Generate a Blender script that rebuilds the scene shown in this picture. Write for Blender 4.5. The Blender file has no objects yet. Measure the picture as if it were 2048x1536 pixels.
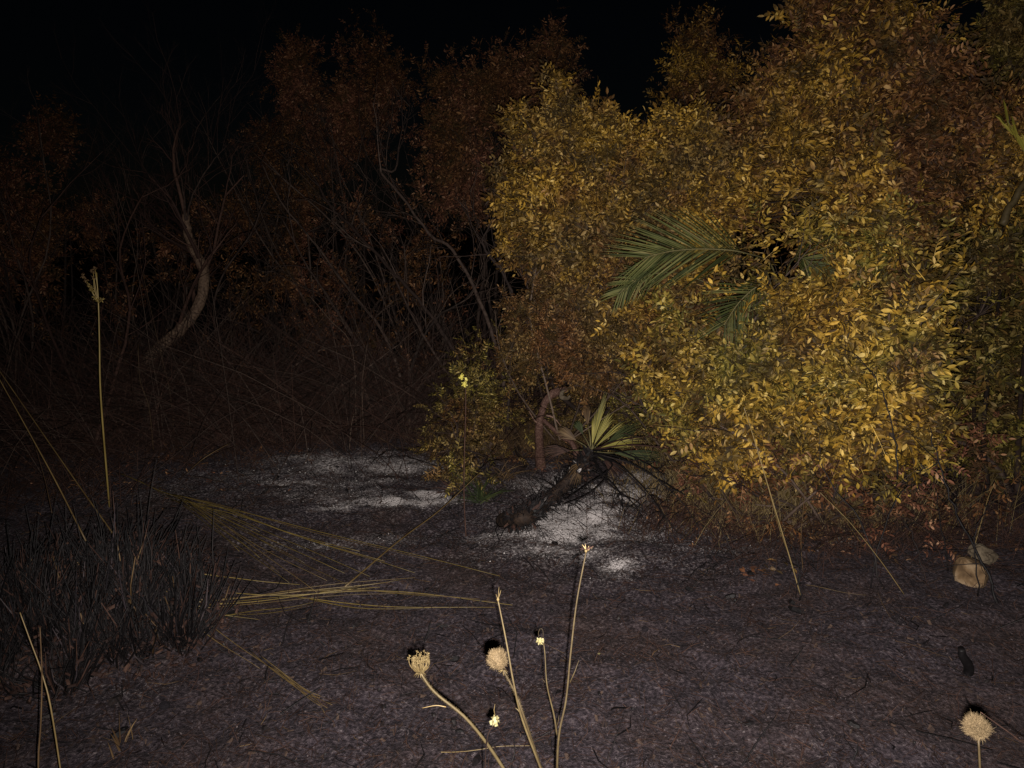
import bpy, math, random
import numpy as np
from math import radians, sin, cos, tan, pi, sqrt

# ------------------------------------------------------------------ camera
sc = bpy.context.scene
col = sc.collection
FPX = 1490.0
PITCH = radians(12)
CAMH = 1.5
cam_d = bpy.data.cameras.new('camera')
cam_d.sensor_width = 36; cam_d.lens = FPX/2048*36
cam_d.clip_start = 0.02; cam_d.clip_end = 600
cam = bpy.data.objects.new('camera', cam_d); col.objects.link(cam)
cam.location = (0, 0, CAMH)
cam.rotation_euler = (radians(90)-PITCH, 0, 0)
sc.camera = cam

# ------------------------------------------------------------------ night sky, faint added fill sun, the phone's flash
w = bpy.data.worlds.new('World'); sc.world = w; w.use_nodes = True
wn = w.node_tree
sky = wn.nodes.new('ShaderNodeTexSky'); sky.sky_type = 'NISHITA'; sky.sun_disc = False
sky.sun_elevation = radians(35); sky.sun_rotation = radians(200)
bg = wn.nodes['Background']; bg.inputs['Strength'].default_value = 0.00022
wn.links.new(sky.outputs[0], bg.inputs['Color'])
sd = bpy.data.lights.new('fill_sun', 'SUN'); sd.energy = 0.004; sd.angle = radians(0.5); sd.color = (1, .93, .85)  # very weak sun lamp, added to fill the shadows
so = bpy.data.objects.new('fill_sun', sd); col.objects.link(so)
so.rotation_euler = (radians(55), 0, radians(20))

FLASH_W = 820.0
fd = bpy.data.lights.new('camera_flash', 'SPOT'); fd.energy = FLASH_W
fd.spot_size = radians(128); fd.spot_blend = 1.0; fd.shadow_soft_size = 0.004
fd.color = (1.0, .94, .87)
fo = bpy.data.objects.new('camera_flash', fd); col.objects.link(fo)
fo.location = (0.012, 0.01, CAMH-0.034)

sc.view_settings.view_transform = 'Standard'; sc.view_settings.look = 'None'
sc.view_settings.exposure = 0; sc.view_settings.gamma = 1
sc.view_settings.use_curve_mapping = False

# ------------------------------------------------------------------ maths
CAM = np.array([0, 0, CAMH]); FW = np.array([0, cos(PITCH), -sin(PITCH)])
UP = np.array([0, sin(PITCH), cos(PITCH)]); RT = np.array([1.0, 0, 0])
def W(px, py, z):
    return CAM + RT*((px-1024)/FPX*z) + UP*(-(py-768)/FPX*z) + FW*z
def unit(v):
    v = np.asarray(v, float); return v/(np.linalg.norm(v, axis=-1, keepdims=True)+1e-12)
from mathutils import Vector, Matrix
fo.rotation_euler = Vector(tuple(W(1290, 640, 4)-np.array(fo.location))).to_track_quat('-Z', 'Y').to_euler()

def vnoise(x, y, seed=0):
    x = np.asarray(x, float); y = np.asarray(y, float)
    xi = np.floor(x).astype(np.int64); yi = np.floor(y).astype(np.int64)
    fx = x-xi; fy = y-yi
    fx = fx*fx*(3-2*fx); fy = fy*fy*(3-2*fy)
    def h(a, b):
        n = (a*374761393 + b*668265263 + seed*1442695041) & 0xffffffff
        n = ((n ^ (n >> 13))*1274126177) & 0xffffffff
        return ((n ^ (n >> 16)) & 0xffff)/65535.0
    return ((h(xi, yi)*(1-fx)+h(xi+1, yi)*fx)*(1-fy) + (h(xi, yi+1)*(1-fx)+h(xi+1, yi+1)*fx)*fy)
def fbm(x, y, seed=0, o=4):
    s = 0; a = .5
    for i in range(o):
        s = s + a*vnoise(np.asarray(x)*2**i+17.3*i, np.asarray(y)*2**i-9.1*i, seed+i); a *= .5
    return s
TUSS = []      # mound under the burnt tussock (x, y, radius, height)
def height(x, y):
    x = np.asarray(x, float); y = np.asarray(y, float)
    h = (fbm(x*.7, y*.7, 3)-.47)*.16 + (fbm(x*3.1, y*3.1, 8)-.47)*.05
    near = np.exp(-((y-1.0)/3.0)**2)
    h = h + (fbm(x*9, y*9, 24, 4)-.46)*.05*np.clip(1.5-np.abs(y-4)/9, 0, 1) + (fbm(x*18, y*18, 21, 3)-.44)*.022*np.clip(1.5-np.abs(y-4)/9, 0, 1)
    for (tx, ty, tr, th) in TUSS:
        d2 = ((x-tx)**2+(y-ty)**2)/tr**2
        h = h + th*np.exp(-d2*d2)
    return h
def G(px, py, dz=0.0):
    d = unit(RT*((px-1024)/FPX) + UP*(-(py-768)/FPX) + FW)
    t = CAMH/(-d[2])
    for i in range(12):
        p = CAM+d*t
        t += (p[2]-float(height(p[0], p[1])))/(-d[2])*.8
    p = CAM+d*t; p[2] = float(height(p[0], p[1]))+dz
    return p
def drop(p, dz=0.0):
    return np.array([p[0], p[1], float(height(p[0], p[1]))+dz])
_g = CAM + unit(RT*((205-1024)/FPX)+UP*(-(1180-768)/FPX)+FW)*1.0
_d = unit(RT*((205-1024)/FPX)+UP*(-(1215-768)/FPX)+FW); _p = CAM+_d*(CAMH/-_d[2])
TUSS.append((_p[0], _p[1], .52, .14))

# ------------------------------------------------------------------ mesh builder
class MB:
    def __init__(s): s.v = []; s.q = []; s.t = []; s.n = 0
    def add(s, V, Q=None, T=None):
        V = np.asarray(V, float).reshape(-1, 3)
        s.v.append(V)
        if Q is not None and len(Q): s.q.append(np.asarray(Q, np.int64)+s.n)
        if T is not None and len(T): s.t.append(np.asarray(T, np.int64)+s.n)
        s.n += len(V); return s
    def tube(s, P, R, n=5, cap=True):
        P = np.asarray(P, float); K = len(P)
        R = np.broadcast_to(np.asarray(R, float), (K,))
        tg = np.gradient(P, axis=0); tg = unit(tg)
        ref = np.array([.31, .2, .93]) if abs(tg[0] @ unit([.31, .2, .93])) < .9 else np.array([1., 0, 0])
        a = unit(np.cross(tg, ref)); b = np.cross(tg, a)
        an = np.arange(n)*2*pi/n
        V = P[:, None, :] + R[:, None, None]*(np.cos(an)[None, :, None]*a[:, None, :] + np.sin(an)[None, :, None]*b[:, None, :])
        i = np.arange(K-1)[:, None]*n; j = np.arange(n)[None, :]; j2 = (j+1) % n
        Q = np.stack([i+j, i+j2, i+n+j2, i+n+j], -1).reshape(-1, 4)
        V = V.reshape(-1, 3); T = []
        if cap:
            V = np.vstack([V, P[0], P[-1]]); c0 = K*n; c1 = c0+1; jj = np.arange(n)
            T = np.vstack([np.stack([(jj+1) % n, jj, np.full(n, c0)], -1), np.stack([(K-1)*n+jj, (K-1)*n+(jj+1) % n, np.full(n, c1)], -1)])
        s.add(V, Q, T); return s
    def mesh(s, name, mat, smooth=True):
        me = bpy.data.meshes.new(name)
        V = np.vstack(s.v)
        Q = np.vstack(s.q) if s.q else np.zeros((0, 4), np.int64)
        T = np.vstack(s.t) if s.t else np.zeros((0, 3), np.int64)
        me.vertices.add(len(V)); me.vertices.foreach_set('co', V.astype(np.float32).ravel())
        nl = Q.size+T.size; me.loops.add(nl)
        me.loops.foreach_set('vertex_index', np.concatenate([Q.ravel(), T.ravel()]).astype(np.int32))
        me.polygons.add(len(Q)+len(T))
        st = np.concatenate([np.arange(len(Q))*4, Q.size+np.arange(len(T))*3]).astype(np.int32)
        me.polygons.foreach_set('loop_start', st)
        me.polygons.foreach_set('use_smooth', np.full(len(Q)+len(T), smooth))
        me.update(calc_edges=True); me.validate()
        if mat: me.materials.append(mat)
        return me
def rough_tube(P, R, n=18, amp=.3, f=40, seed=5):
    P = np.asarray(P); mb = MB().tube(P, R, n); v = mb.v[0]
    k = np.minimum(np.arange(len(v))//n, len(P)-1); k[-2] = 0
    cen = P[k]; nz = fbm(v[:, 0]*f+v[:, 2]*f*.8, v[:, 1]*f+v[:, 2]*f*.45, seed, 4)-.47
    mb.v[0] = cen+(v-cen)*(1+amp*2*nz[:, None]); return mb
def link(name, me, parent=None):
    o = bpy.data.objects.new(name, me); col.objects.link(o)
    if parent is not None: o.parent = parent
    return o
def tag(o, label=None, cat=None, group=None, kind=None):
    if label: o['label'] = label
    if cat: o['category'] = cat
    if group: o['group'] = group
    if kind: o['kind'] = kind
    return o
# things are Empties at their base; meshes are built in world space and shifted to the base
def thing(name, base, label, cat, group=None):
    o = bpy.data.objects.new(name, None); col.objects.link(o)
    o.empty_display_size = .05
    o.location = tuple(float(c) for c in base)
    o['_b'] = 0; del o['_b']
    return tag(o, label, cat, group)
def part(mb, name, mat, t, smooth=True, kind=None, label=None, base=None):
    b = np.array(t.location) if base is None else base
    mb.v = [v-b for v in mb.v]
    o = link(name, mb.mesh(name, mat, smooth), t)
    if kind: o['kind'] = kind
    if label: o['label'] = label
    return o
def spline(P, m=4):
    P = np.asarray(P, float)
    if len(P) < 3: return np.array([P[0]+(P[-1]-P[0])*t for t in np.linspace(0, 1, m+1)])
    Q = np.vstack([2*P[0]-P[1], P, 2*P[-1]-P[-2]]); out = []
    for i in range(1, len(Q)-2):
        p0, p1, p2, p3 = Q[i-1:i+3]
        for k in range(m):
            t = k/m
            out.append(.5*((2*p1)+(-p0+p2)*t+(2*p0-5*p1+4*p2-p3)*t*t+(-p0+3*p1-3*p2+p3)*t**3))
    out.append(P[-1]); return np.array(out)

# ------------------------------------------------------------------ materials
def mat_new(name, rough=.7, spec=.25):
    m = bpy.data.materials.new(name); m.use_nodes = True
    b = m.node_tree.nodes['Principled BSDF']
    b.inputs['Roughness'].default_value = rough; b.inputs['Specular IOR Level'].default_value = spec
    return m, m.node_tree, b
def ramp(nt, stops, src):
    r = nt.nodes.new('ShaderNodeValToRGB'); e = r.color_ramp.elements
    while len(e) > 1: e.remove(e[-1])
    e[0].position = stops[0][0]; e[0].color = (*stops[0][1], 1)
    for p, c in stops[1:]:
        x = e.new(p); x.color = (*c, 1)
    nt.links.new(src, r.inputs[0]); return r.outputs[0]
def noise(nt, scale, detail=3, vec=None):
    n = nt.nodes.new('ShaderNodeTexNoise'); n.inputs['Scale'].default_value = scale; n.inputs['Detail'].default_value = detail
    if vec is None:
        g = nt.nodes.new('ShaderNodeNewGeometry'); vec = g.outputs['Position']
    nt.links.new(vec, n.inputs['Vector']); return n.outputs['Fac']
def mixc(nt, fac, a, b, mode='MIX'):
    m = nt.nodes.new('ShaderNodeMix'); m.data_type = 'RGBA'; m.blend_type = mode
    for s, v in ((0, fac), (6, a), (7, b)):
        if hasattr(v, 'is_linked') or hasattr(v, 'links'): nt.links.new(v, m.inputs[s])
        else: m.inputs[s].default_value = v if s == 0 else (*v, 1)
    return m.outputs[2]
def math_(nt, op, a, b=0.0, clamp=False):
    m = nt.nodes.new('ShaderNodeMath'); m.operation = op; m.use_clamp = clamp
    for i, v in enumerate((a, b)):
        if hasattr(v, 'links'): nt.links.new(v, m.inputs[i])
        else: m.inputs[i].default_value = v
    return m.outputs[0]
def bump(nt, b, h, strength=.5, dist=.005):
    n = nt.nodes.new('ShaderNodeBump'); n.inputs['Strength'].default_value = strength; n.inputs['Distance'].default_value = dist
    nt.links.new(h, n.inputs['Height']); nt.links.new(n.outputs[0], b.inputs['Normal'])

def leaf_mat(name, a, b, nsc=1.6, rough=.62, trans=.0, spec=.14):
    """a: ramp of single-leaf colours; b: ramp of the second colour family, mixed in clumps"""
    m, nt, bs = mat_new(name, rough, spec)
    g = nt.nodes.new('ShaderNodeNewGeometry')
    oi = nt.nodes.new('ShaderNodeObjectInfo')
    r = math_(nt, 'FRACT', math_(nt, 'ADD', g.outputs['Random Per Island'], oi.outputs['Random']))
    ca = ramp(nt, a, r); cb = ramp(nt, b, r)
    f = ramp(nt, [(.42, (0, 0, 0)), (.58, (1, 1, 1))], noise(nt, nsc, 4))
    c = mixc(nt, f, ca, cb)
    cc = ramp(nt, RUST if a is not RUST else BRONZE, r)
    c = mixc(nt, ramp(nt, [(.50, (0, 0, 0)), (.66, (.85, .85, .85))], noise(nt, 4.6, 3)), c, cc)
    # dark clumps painted into the leaf colour, standing in for shaded crown gaps
    c = mixc(nt, ramp(nt, [(.36, (.85, .85, .85)), (.50, (0, 0, 0))], noise(nt, 6.1, 2)), c, (.030, .021, .008))
    # dry blotches within the blade
    s = ramp(nt, [(.45, (1, 1, 1)), (.75, (.72, .62, .5))], noise(nt, 60, 2))
    c = mixc(nt, 1.0, c, s, 'MULTIPLY')
    nt.links.new(c, bs.inputs['Base Color'])
    return m
OCHRE = [(0, (.020, .010, .003)), (.25, (.080, .043, .007)), (.5, (.205, .118, .016)), (.75, (.35, .205, .028)), (.93, (.48, .31, .065)), (1, (.56, .40, .14))]
OLIVE = [(0, (.014, .013, .005)), (.3, (.050, .044, .009)), (.6, (.125, .103, .019)), (.88, (.24, .185, .038)), (1, (.40, .32, .12))]
RUST  = [(0, (.014, .006, .003)), (.4, (.050, .021, .009)), (.8, (.125, .055, .018)), (1, (.24, .13, .06))]
BRONZE= [(0, (.014, .009, .004)), (.45, (.055, .033, .011)), (.85, (.145, .092, .028)), (1, (.27, .19, .08))]
M = {}
M['leaf_front'] = leaf_mat('mastic_leaf_yellow', OCHRE, OLIVE, 2.3)
M['leaf_mid'] = leaf_mat('mastic_leaf_olive', OCHRE, BRONZE, 2.0)
M['leaf_small'] = leaf_mat('small_leaf_bronze', BRONZE, RUST, 2.4)
M['leaf_tall'] = leaf_mat('tall_shrub_leaf', OCHRE, RUST, 1.5)
M['leaf_edge'] = leaf_mat('shaded_side_leaf', BRONZE, OLIVE, 1.8)  # dark leaf palette; on the right edge shrub it carries the light falloff
M['leaf_dry'] = leaf_mat('singed_leaf', [(0, (.03, .010, .007)), (.5, (.10, .038, .024)), (.9, (.20, .088, .050)), (1, (.36, .21, .13))], RUST, 1.3, rough=.8)
def simple(name, stops, rough=.75, sc_=30, spec=.2, isl=True, bmp=.4, bd=.004):
    m, nt, bs = mat_new(name, rough, spec)
    n = noise(nt, sc_, 4)
    if isl:
        g = nt.nodes.new('ShaderNodeNewGeometry'); oi = nt.nodes.new('ShaderNodeObjectInfo')
        r = math_(nt, 'FRACT', math_(nt, 'ADD', g.outputs['Random Per Island'], oi.outputs['Random']))
        n2 = math_(nt, 'ADD', math_(nt, 'MULTIPLY', n, .5), math_(nt, 'MULTIPLY', r, .5))
    else: n2 = ramp(nt, [(.3, (0, 0, 0)), (.7, (1, 1, 1))], n)
    nt.links.new(ramp(nt, stops, n2), bs.inputs['Base Color'])
    if bmp: bump(nt, bs, n, bmp, bd)
    return m
M['bark'] = simple('dead_bark', [(.2, (.008, .005, .004)), (.5, (.025, .015, .012)), (.8, (.085, .058, .045))], sc_=45)
M['bark_pale'] = simple('pale_bark', [(.2, (.018, .011, .008)), (.5, (.055, .036, .026)), (.8, (.13, .092, .068))], sc_=70, bmp=.8)
M['pink_bark'] = simple('scorched_pink_bark', [(.3, (.05, .024, .018)), (.5, (.17, .10, .075)), (.7, (.33, .225, .18))], sc_=90, bmp=.8)
M['char'] = simple('charred_wood', [(.2, (.003, .0025, .003)), (.6, (.0075, .006, .0066)), (.9, (.024, .018, .017))], sc_=60, rough=.6, bmp=.8)
M['char_brown'] = simple('scorched_brown', [(.2, (.010, .005, .004)), (.6, (.034, .016, .012)), (.9, (.085, .046, .032))], sc_=60)
M['log'] = simple('burnt_log', [(.25, (.006, .004, .004)), (.5, (.018, .011, .008)), (.8, (.060, .036, .023))], sc_=38, bmp=1, bd=.01)
M['straw'] = simple('dry_straw', [(.2, (.06, .036, .012)), (.5, (.14, .095, .036)), (.8, (.25, .185, .085))], sc_=12, rough=.5, spec=.4, bmp=0)
M['straw_brown'] = simple('brown_straw', [(.2, (.026, .014, .007)), (.5, (.065, .038, .017)), (.8, (.14, .09, .043))], sc_=12, rough=.6, bmp=0)
M['rush'] = simple('green_gold_rush', [(.2, (.05, .033, .008)), (.5, (.12, .085, .020)), (.8, (.25, .18, .055))], sc_=9, rough=.45, spec=.4, bmp=0)
M['seed'] = simple('seed_head', [(.2, (.036, .023, .008)), (.5, (.075, .052, .020)), (.8, (.13, .096, .045))], sc_=120, rough=.7, bmp=0)
M['stalk'] = simple('seed_stalk', [(.2, (.012, .008, .004)), (.5, (.028, .019, .008)), (.8, (.056, .041, .018))], sc_=60, rough=.6)
M['bud'] = simple('pale_bud', [(.2, (.075, .060, .022)), (.5, (.13, .112, .050)), (.8, (.18, .165, .09))], sc_=150, bmp=0)
M['flower'] = simple('yellow_petal', [(.2, (.35, .30, .05)), (.5, (.55, .48, .10)), (.8, (.75, .68, .25))], sc_=150, bmp=0)
M['trunk_bark'] = simple('grey_trunk_bark', [(.3, (.05, .030, .020)), (.5, (.15, .098, .066)), (.8, (.27, .19, .14))], sc_=60, bmp=.8)
M['fluff'] = simple('seed_fluff', [(.2, (.032, .021, .009)), (.5, (.068, .046, .023)), (.8, (.12, .086, .046))], sc_=150, bmp=0)
M['palm'] = simple('palm_green', [(.15, (.009, .012, .004)), (.45, (.032, .038, .010)), (.7, (.075, .075, .022)), (.9, (.18, .135, .065))], sc_=8, rough=.6, spec=.15, bmp=0)
M['palm_tip'] = simple('palm_rachis', [(.2, (.045, .04, .015)), (.8, (.12, .10, .045))], sc_=20)
M['fan'] = simple('fan_leaf', [(.15, (.06, .054, .008)), (.5, (.15, .13, .02)), (.85, (.28, .23, .05))], sc_=14, rough=.5, bmp=0)
M['herb'] = simple('herb_green', [(.2, (.007, .011, .004)), (.5, (.018, .025, .008)), (.8, (.05, .055, .018))], sc_=20, bmp=0)
M['stone'] = simple('tan_stone', [(.2, (.060, .036, .018)), (.5, (.115, .072, .037)), (.8, (.18, .125, .075))], sc_=16, isl=False, rough=.9, bmp=.6, bd=.01)
M['stone_pale'] = simple('pale_stone', [(.2, (.06, .045, .03)), (.8, (.14, .11, .075))], sc_=18, isl=False, rough=.9, bmp=.6, bd=.01)
M['litter'] = simple('charred_litter', [(.15, (.004, .0035, .005)), (.42, (.014, .011, .014)), (.58, (.030, .022, .026)), (.72, (.060, .047, .050)), (.84, (.13, .105, .105))], sc_=300, rough=.9, bmp=0)
M['litter_brown'] = simple('brown_litter', [(.2, (.008, .0045, .0045)), (.5, (.022, .014, .012)), (.8, (.060, .038, .028))], sc_=200, rough=.9, bmp=0)
M['ash'] = simple('ash_crumbs', [(.2, (.12, .105, .10)), (.5, (.27, .245, .24)), (.8, (.50, .465, .45))], sc_=200, rough=.95, bmp=0)

# ------------------------------------------------------------------ ground
def ash_amount(x, y):
    """patches of white ash where the wood burnt out"""
    s = np.zeros_like(np.asarray(x, float))
    def blob(px, py, rx, ry, a, rot=0):
        nonlocal s
        c = G0(px, py)
        dx = x-c[0]; dy = y-c[1]
        u = dx*cos(rot)+dy*sin(rot); v = -dx*sin(rot)+dy*cos(rot)
        s = np.maximum(s, a*np.exp(-((u/rx)**2+(v/ry)**2)))
    blob(1150, 1035, .36, .34, 1.15)
    blob(1180, 1060, .75, .5, .5)
    blob(680, 960, 1.15, .55, .42)
    blob(1240, 990, .30, .32, .9)
    blob(1040, 1060, .28, .13, .8)
    blob(1235, 1130, .12, .10, .95)
    blob(1290, 960, .22, .25, .6)
    blob(1100, 960, .25, .3, .7)
    blob(800, 1000, .36, .09, 1.15, .22)
    blob(850, 985, .12, .10, 1.2)
    blob(700, 1015, .25, .06, .75, .15)
    blob(600, 968, .28, .06, .7, .1)
    blob(640, 935, .6, .30, .55)
    blob(780, 930, .5, .3, .55)
    blob(650, 885, .30, .05, .5)
    blob(700, 1075, .5, .12, .38, .1)
    blob(1450, 1095, .25, .06, .45)
    blob(230, 1400, .16, .10, .22)
    blob(1700, 1080, .3, .1, .35)
    return s
def G0(px, py):
    d = unit(RT*((px-1024)/FPX) + UP*(-(py-768)/FPX) + FW); t = CAMH/(-d[2]); return CAM+d*t
NX, NY = 430, 520
u = np.linspace(-1, 1, NX); xs = 3.4*u + 120*np.sign(u)*np.abs(u)**9
v = np.linspace(0, 1, NY); ys = -1.0 + 8.2*v + 180*v**12
ys = np.concatenate([[-60, -12, -4], ys])
NYY = len(ys)
X, Y = np.meshgrid(xs, ys)
Z = height(X, Y)
V = np.stack([X, Y, Z], -1).reshape(-1, 3)
ii = np.arange(NYY-1)[:, None]*NX; jj = np.arange(NX-1)[None, :]
Q = np.stack([ii+jj, ii+jj+1, ii+NX+jj+1, ii+NX+jj], -1).reshape(-1, 4)
gm, nt, bs = mat_new('burnt_earth', .95, .15)
at = nt.nodes.new('ShaderNodeAttribute'); at.attribute_name = 'ash'
n1 = noise(nt, 2.2, 4); n2 = noise(nt, 78, 5); n3 = noise(nt, 260, 3); n4 = noise(nt, 9, 3)
base = ramp(nt, [(.28, (.006, .0045, .006)), (.43, (.024, .018, .0225)), (.55, (.047, .036, .043)), (.72, (.105, .083, .090))], n2)
warm = ramp(nt, [(.3, (.013, .008, .0078)), (.7, (.066, .043, .038))], n2)
c = mixc(nt, ramp(nt, [(.45, (0, 0, 0)), (.65, (.7, .7, .7))], n1), base, warm)
c = mixc(nt, ramp(nt, [(.35, (.35, .35, .35)), (.65, (0, 0, 0))], n4), c, (.006, .005, .0065))
am = math_(nt, 'MULTIPLY', at.outputs['Fac'], 1.0)
a1 = math_(nt, 'ADD', am, math_(nt, 'MULTIPLY', math_(nt, 'SUBTRACT', n2, .5), 1.5))
a1 = math_(nt, 'ADD', a1, math_(nt, 'MULTIPLY', math_(nt, 'SUBTRACT', n3, .5), 1.2))
a2 = ramp(nt, [(.30, (0, 0, 0)), (.70, (.30, .30, .30)), (1.15/1.2, (1, 1, 1))], a1)
c = mixc(nt, a2, c, (.52, .475, .47))
sp = ramp(nt, [(.60, (0, 0, 0)), (.72, (1, 1, 1))], n3)
c = mixc(nt, math_(nt, 'MULTIPLY', sp, .4), c, (.11, .09, .09))
nt.links.new(c, bs.inputs['Base Color'])
bump(nt, bs, math_(nt, 'ADD', n2, math_(nt, 'MULTIPLY', n3, .5)), 1.0, .012)
gb = MB().add(V, Q); gme = gb.mesh('ground', gm)
A = gme.attributes.new('ash', 'FLOAT', 'POINT')
asv = ash_amount(X, Y)*(.1+1.9*fbm(X*5, Y*11, 31))*1.15 + .16*np.clip(fbm(X*1.1, Y*2.6, 44)-.47, 0, 1)*2
A.data.foreach_set('value', asv.astype(np.float32).ravel())
ground = tag(link('ground', gme), kind='structure')

# ------------------------------------------------------------------ litter on the ground (nobody could count it)
rs = np.random.RandomState(5)
def in_view_ground(n, y0, y1, margin=1.12, rs=rs, power=1.0):
    y = y0+(y1-y0)*rs.rand(n)**power
    half = (y*cos(PITCH)+CAMH*sin(PITCH))*1024/FPX*margin
    x = (rs.rand(n)*2-1)*half
    return x, y
def chips(n, x, y, smin, smax, rs, flat=.5, asp=1.0):
    z = height(x, y)
    s = smin+(smax-smin)*rs.rand(n)**2
    c = np.stack([x, y, z+s*.25], -1)
    nrm = unit(np.stack([rs.randn(n)*flat, rs.randn(n)*flat, np.ones(n)], -1))
    a = unit(np.cross(nrm, unit(rs.randn(n, 3)))); b = np.cross(nrm, a)
    s = s[:, None]
    k = .35+.5*rs.rand(n, 1)
    V = np.stack([c-a*s*asp-b*s*k*.6, c+a*s*asp*.8-b*s*k, c+a*s*asp+b*s*k*.7, c-a*s*asp*.7+b*s*k], 1)
    # lift the middle so each chip has a fold
    V = np.concatenate([V, (c+nrm*s*.35)[:, None, :]], 1).reshape(-1, 3)
    i = np.arange(n)[:, None]*5
    T = np.concatenate([np.stack([i[:, 0]+p, i[:, 0]+q, i[:, 0]+4], -1) for p, q in ((0, 1), (1, 2), (2, 3), (3, 0))])
    return V, T
def thin(n, x, y, lmin, lmax, r, rs, lift=.35, zoff=0.0):
    """short thin twigs / stubs as three-sided slivers"""
    z = height(x, y)+zoff
    L = (lmin+(lmax-lmin)*rs.rand(n)**2)[:, None]
    d = unit(np.stack([rs.randn(n), rs.randn(n), np.abs(rs.randn(n))*lift], -1))
    c = np.stack([x, y, z], -1)+rs.rand(n, 1)*.004
    a = unit(np.cross(d, [0, 0, 1.0])); b = np.cross(d, a)
    r = (r*(.5+rs.rand(n)))[:, None]
    bend = rs.randn(n, 1)*.12*L*a
    rings = []
    for t, k in ((0, 1), (.5, .9), (1, .35)):
        m_ = c+d*L*t+bend*(4*t*(1-t))
        for an in (0, 2.1, 4.2):
            rings.append(m_+r*k*(a*cos(an)+b*sin(an)))
    V = np.stack(rings, 1).reshape(-1, 3); i = np.arange(n)*9
    Q = []
    for s_ in (0, 3):
        for p in range(3):
            q = (p+1) % 3
            Q.append(np.stack([i+s_+p, i+s_+q, i+s_+3+q, i+s_+3+p], -1))
    return V, np.concatenate(Q)
x, y = in_view_ground(90000, 1.35, 6.2, power=1.2)
V, T = chips(len(x), x, y, .0010, .0048, rs, .8, 1.2)
tag(link('charred_litter', MB().add(V, T=T).mesh('charred_litter', M['litter'], False)), 'fine charred litter and cinders covering the burnt ground', 'litter', kind='stuff')
x, y = in_view_ground(14000, 1.35, 6.2, power=1.2)
V, T = chips(len(x), x, y, .002, .009, rs, .9, 1.8)
tag(link('brown_litter', MB().add(V, T=T).mesh('brown_litter', M['litter_brown'], False)), 'scorched brown leaf scraps scattered over the burnt ground', 'litter', kind='stuff')
x, y = in_view_ground(150000, 2.3, 6.0)
keep = rs.rand(len(x)) < np.clip(ash_amount(x, y)*(.1+1.9*fbm(x*5, y*11, 31))*.8-.16, 0, .85)
x = x[keep]; y = y[keep]
V, T = chips(len(x), x, y, .0015, .0055, rs, .9)
tag(link('ash_crumbs', MB().add(V, T=T).mesh('ash_crumbs', M['ash'], False)), 'white ash crumbs in the patches where wood burnt away', 'ash', kind='stuff')
x, y = in_view_ground(26000, 1.35, 6.2)
V, Q = thin(len(x), x, y, .015, .10, .0011, rs, .5)
tag(link('charred_twigs', MB().add(V, Q).mesh('charred_twigs', M['char_brown'])), 'short charred twigs strewn over the ground', 'twigs', kind='stuff')
x, y = in_view_ground(900, 1.35, 5.6)
V, Q = thin(len(x), x, y, .05, .22, .0022, rs, .6)
tag(link('black_twigs', MB().add(V, Q).mesh('black_twigs', M['char'])), 'black burnt twig stumps poking out of the ground', 'twigs', kind='stuff')
x, y = in_view_ground(420, 1.5, 5.8)
V, Q = thin(len(x), x, y, .03, .14, .0009, rs, .2)
tag(link('straw_bits', MB().add(V, Q).mesh('straw_bits', M['straw_brown'])), 'loose scraps of dry straw lying on the burnt ground', 'straw', kind='stuff')

mb = MB(); rl = np.random.RandomState(77); x, y = in_view_ground(420, 1.4, 5.8, rs=rl)
for i in range(len(x)):
    r_ = .003+.011*rl.rand()**3; c_ = np.array([x[i], y[i], float(height(x[i], y[i]))+r_*.3]); a_ = unit(rl.randn(3)*np.array([1, 1, .2])); L_ = r_*rl.uniform(1, 2.4)
    mb.tube([c_-a_*L_, c_-a_*L_*.4+rl.randn(3)*r_*.2, c_+a_*L_*.5+rl.randn(3)*r_*.2, c_+a_*L_], [r_*.4, r_, r_*.9, r_*.3], 5)
tag(link('charcoal_lumps', mb.mesh('charcoal_lumps', M['char'], False)), 'small charcoal lumps lying about on the burnt ground', 'charcoal', kind='stuff')
# ------------------------------------------------------------------ leaves and shrubs
def leaf_template(pairs=3, L=.13, ll=.052, lw=.021, seed=0, fold=.25, droop=.25):
    r = random.Random(seed); mb = MB()
    def leaflet(p, d, s, n):
        d = unit(d); n = unit(n - d*(n @ d)); b = np.cross(n, d)
        l = ll*s; w_ = lw*s*.5
        up = n*fold*w_
        V = [p, p+d*l*.32-b*w_*.95+up, p+d*l*.70-b*w_*.8+up, p+d*l-n*l*.06, p+d*l*.70+b*w_*.8+up, p+d*l*.32+b*w_*.95+up, p+d*l*.5]
        mb.add(V, Q=[[0, 1, 2, 6], [0, 6, 4, 5]], T=[[6, 2, 3], [6, 3, 4]])
    P = []
    for k in range(pairs+1):
        t = .22+.78*k/pairs if pairs else 1
        P.append(np.array([L*t, 0, -droop*L*t*t*.6]))
    mb.tube(np.array([[0, 0, 0], P[len(P)//2]*.98, P[-1]]), [.0016, .0013, .0008], 3, False)
    for k, p in enumerate(P):
        if k == pairs:
            leaflet(p, np.array([1, r.uniform(-.1, .1), -.2]), 1.05, np.array([0, 0, 1.]))
        else:
            for sgn in (-1, 1):
                leaflet(p, np.array([.55+r.uniform(-.15, .2), sgn, -.12+r.uniform(-.25, .2)]), r.uniform(.8, 1.05), np.array([r.uniform(-.25, .25), r.uniform(-.25, .25), 1.]))
    V = np.vstack(mb.v); Q = np.vstack(mb.q); T = np.vstack(mb.t)
    return V, Q, T
TPL = [leaf_template(3, seed=1), leaf_template(3, seed=2, droop=.6), leaf_template(2, L=.10, seed=3, droop=.1), leaf_template(4, L=.15, ll=.045, lw=.018, seed=4, droop=.45)]
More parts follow.
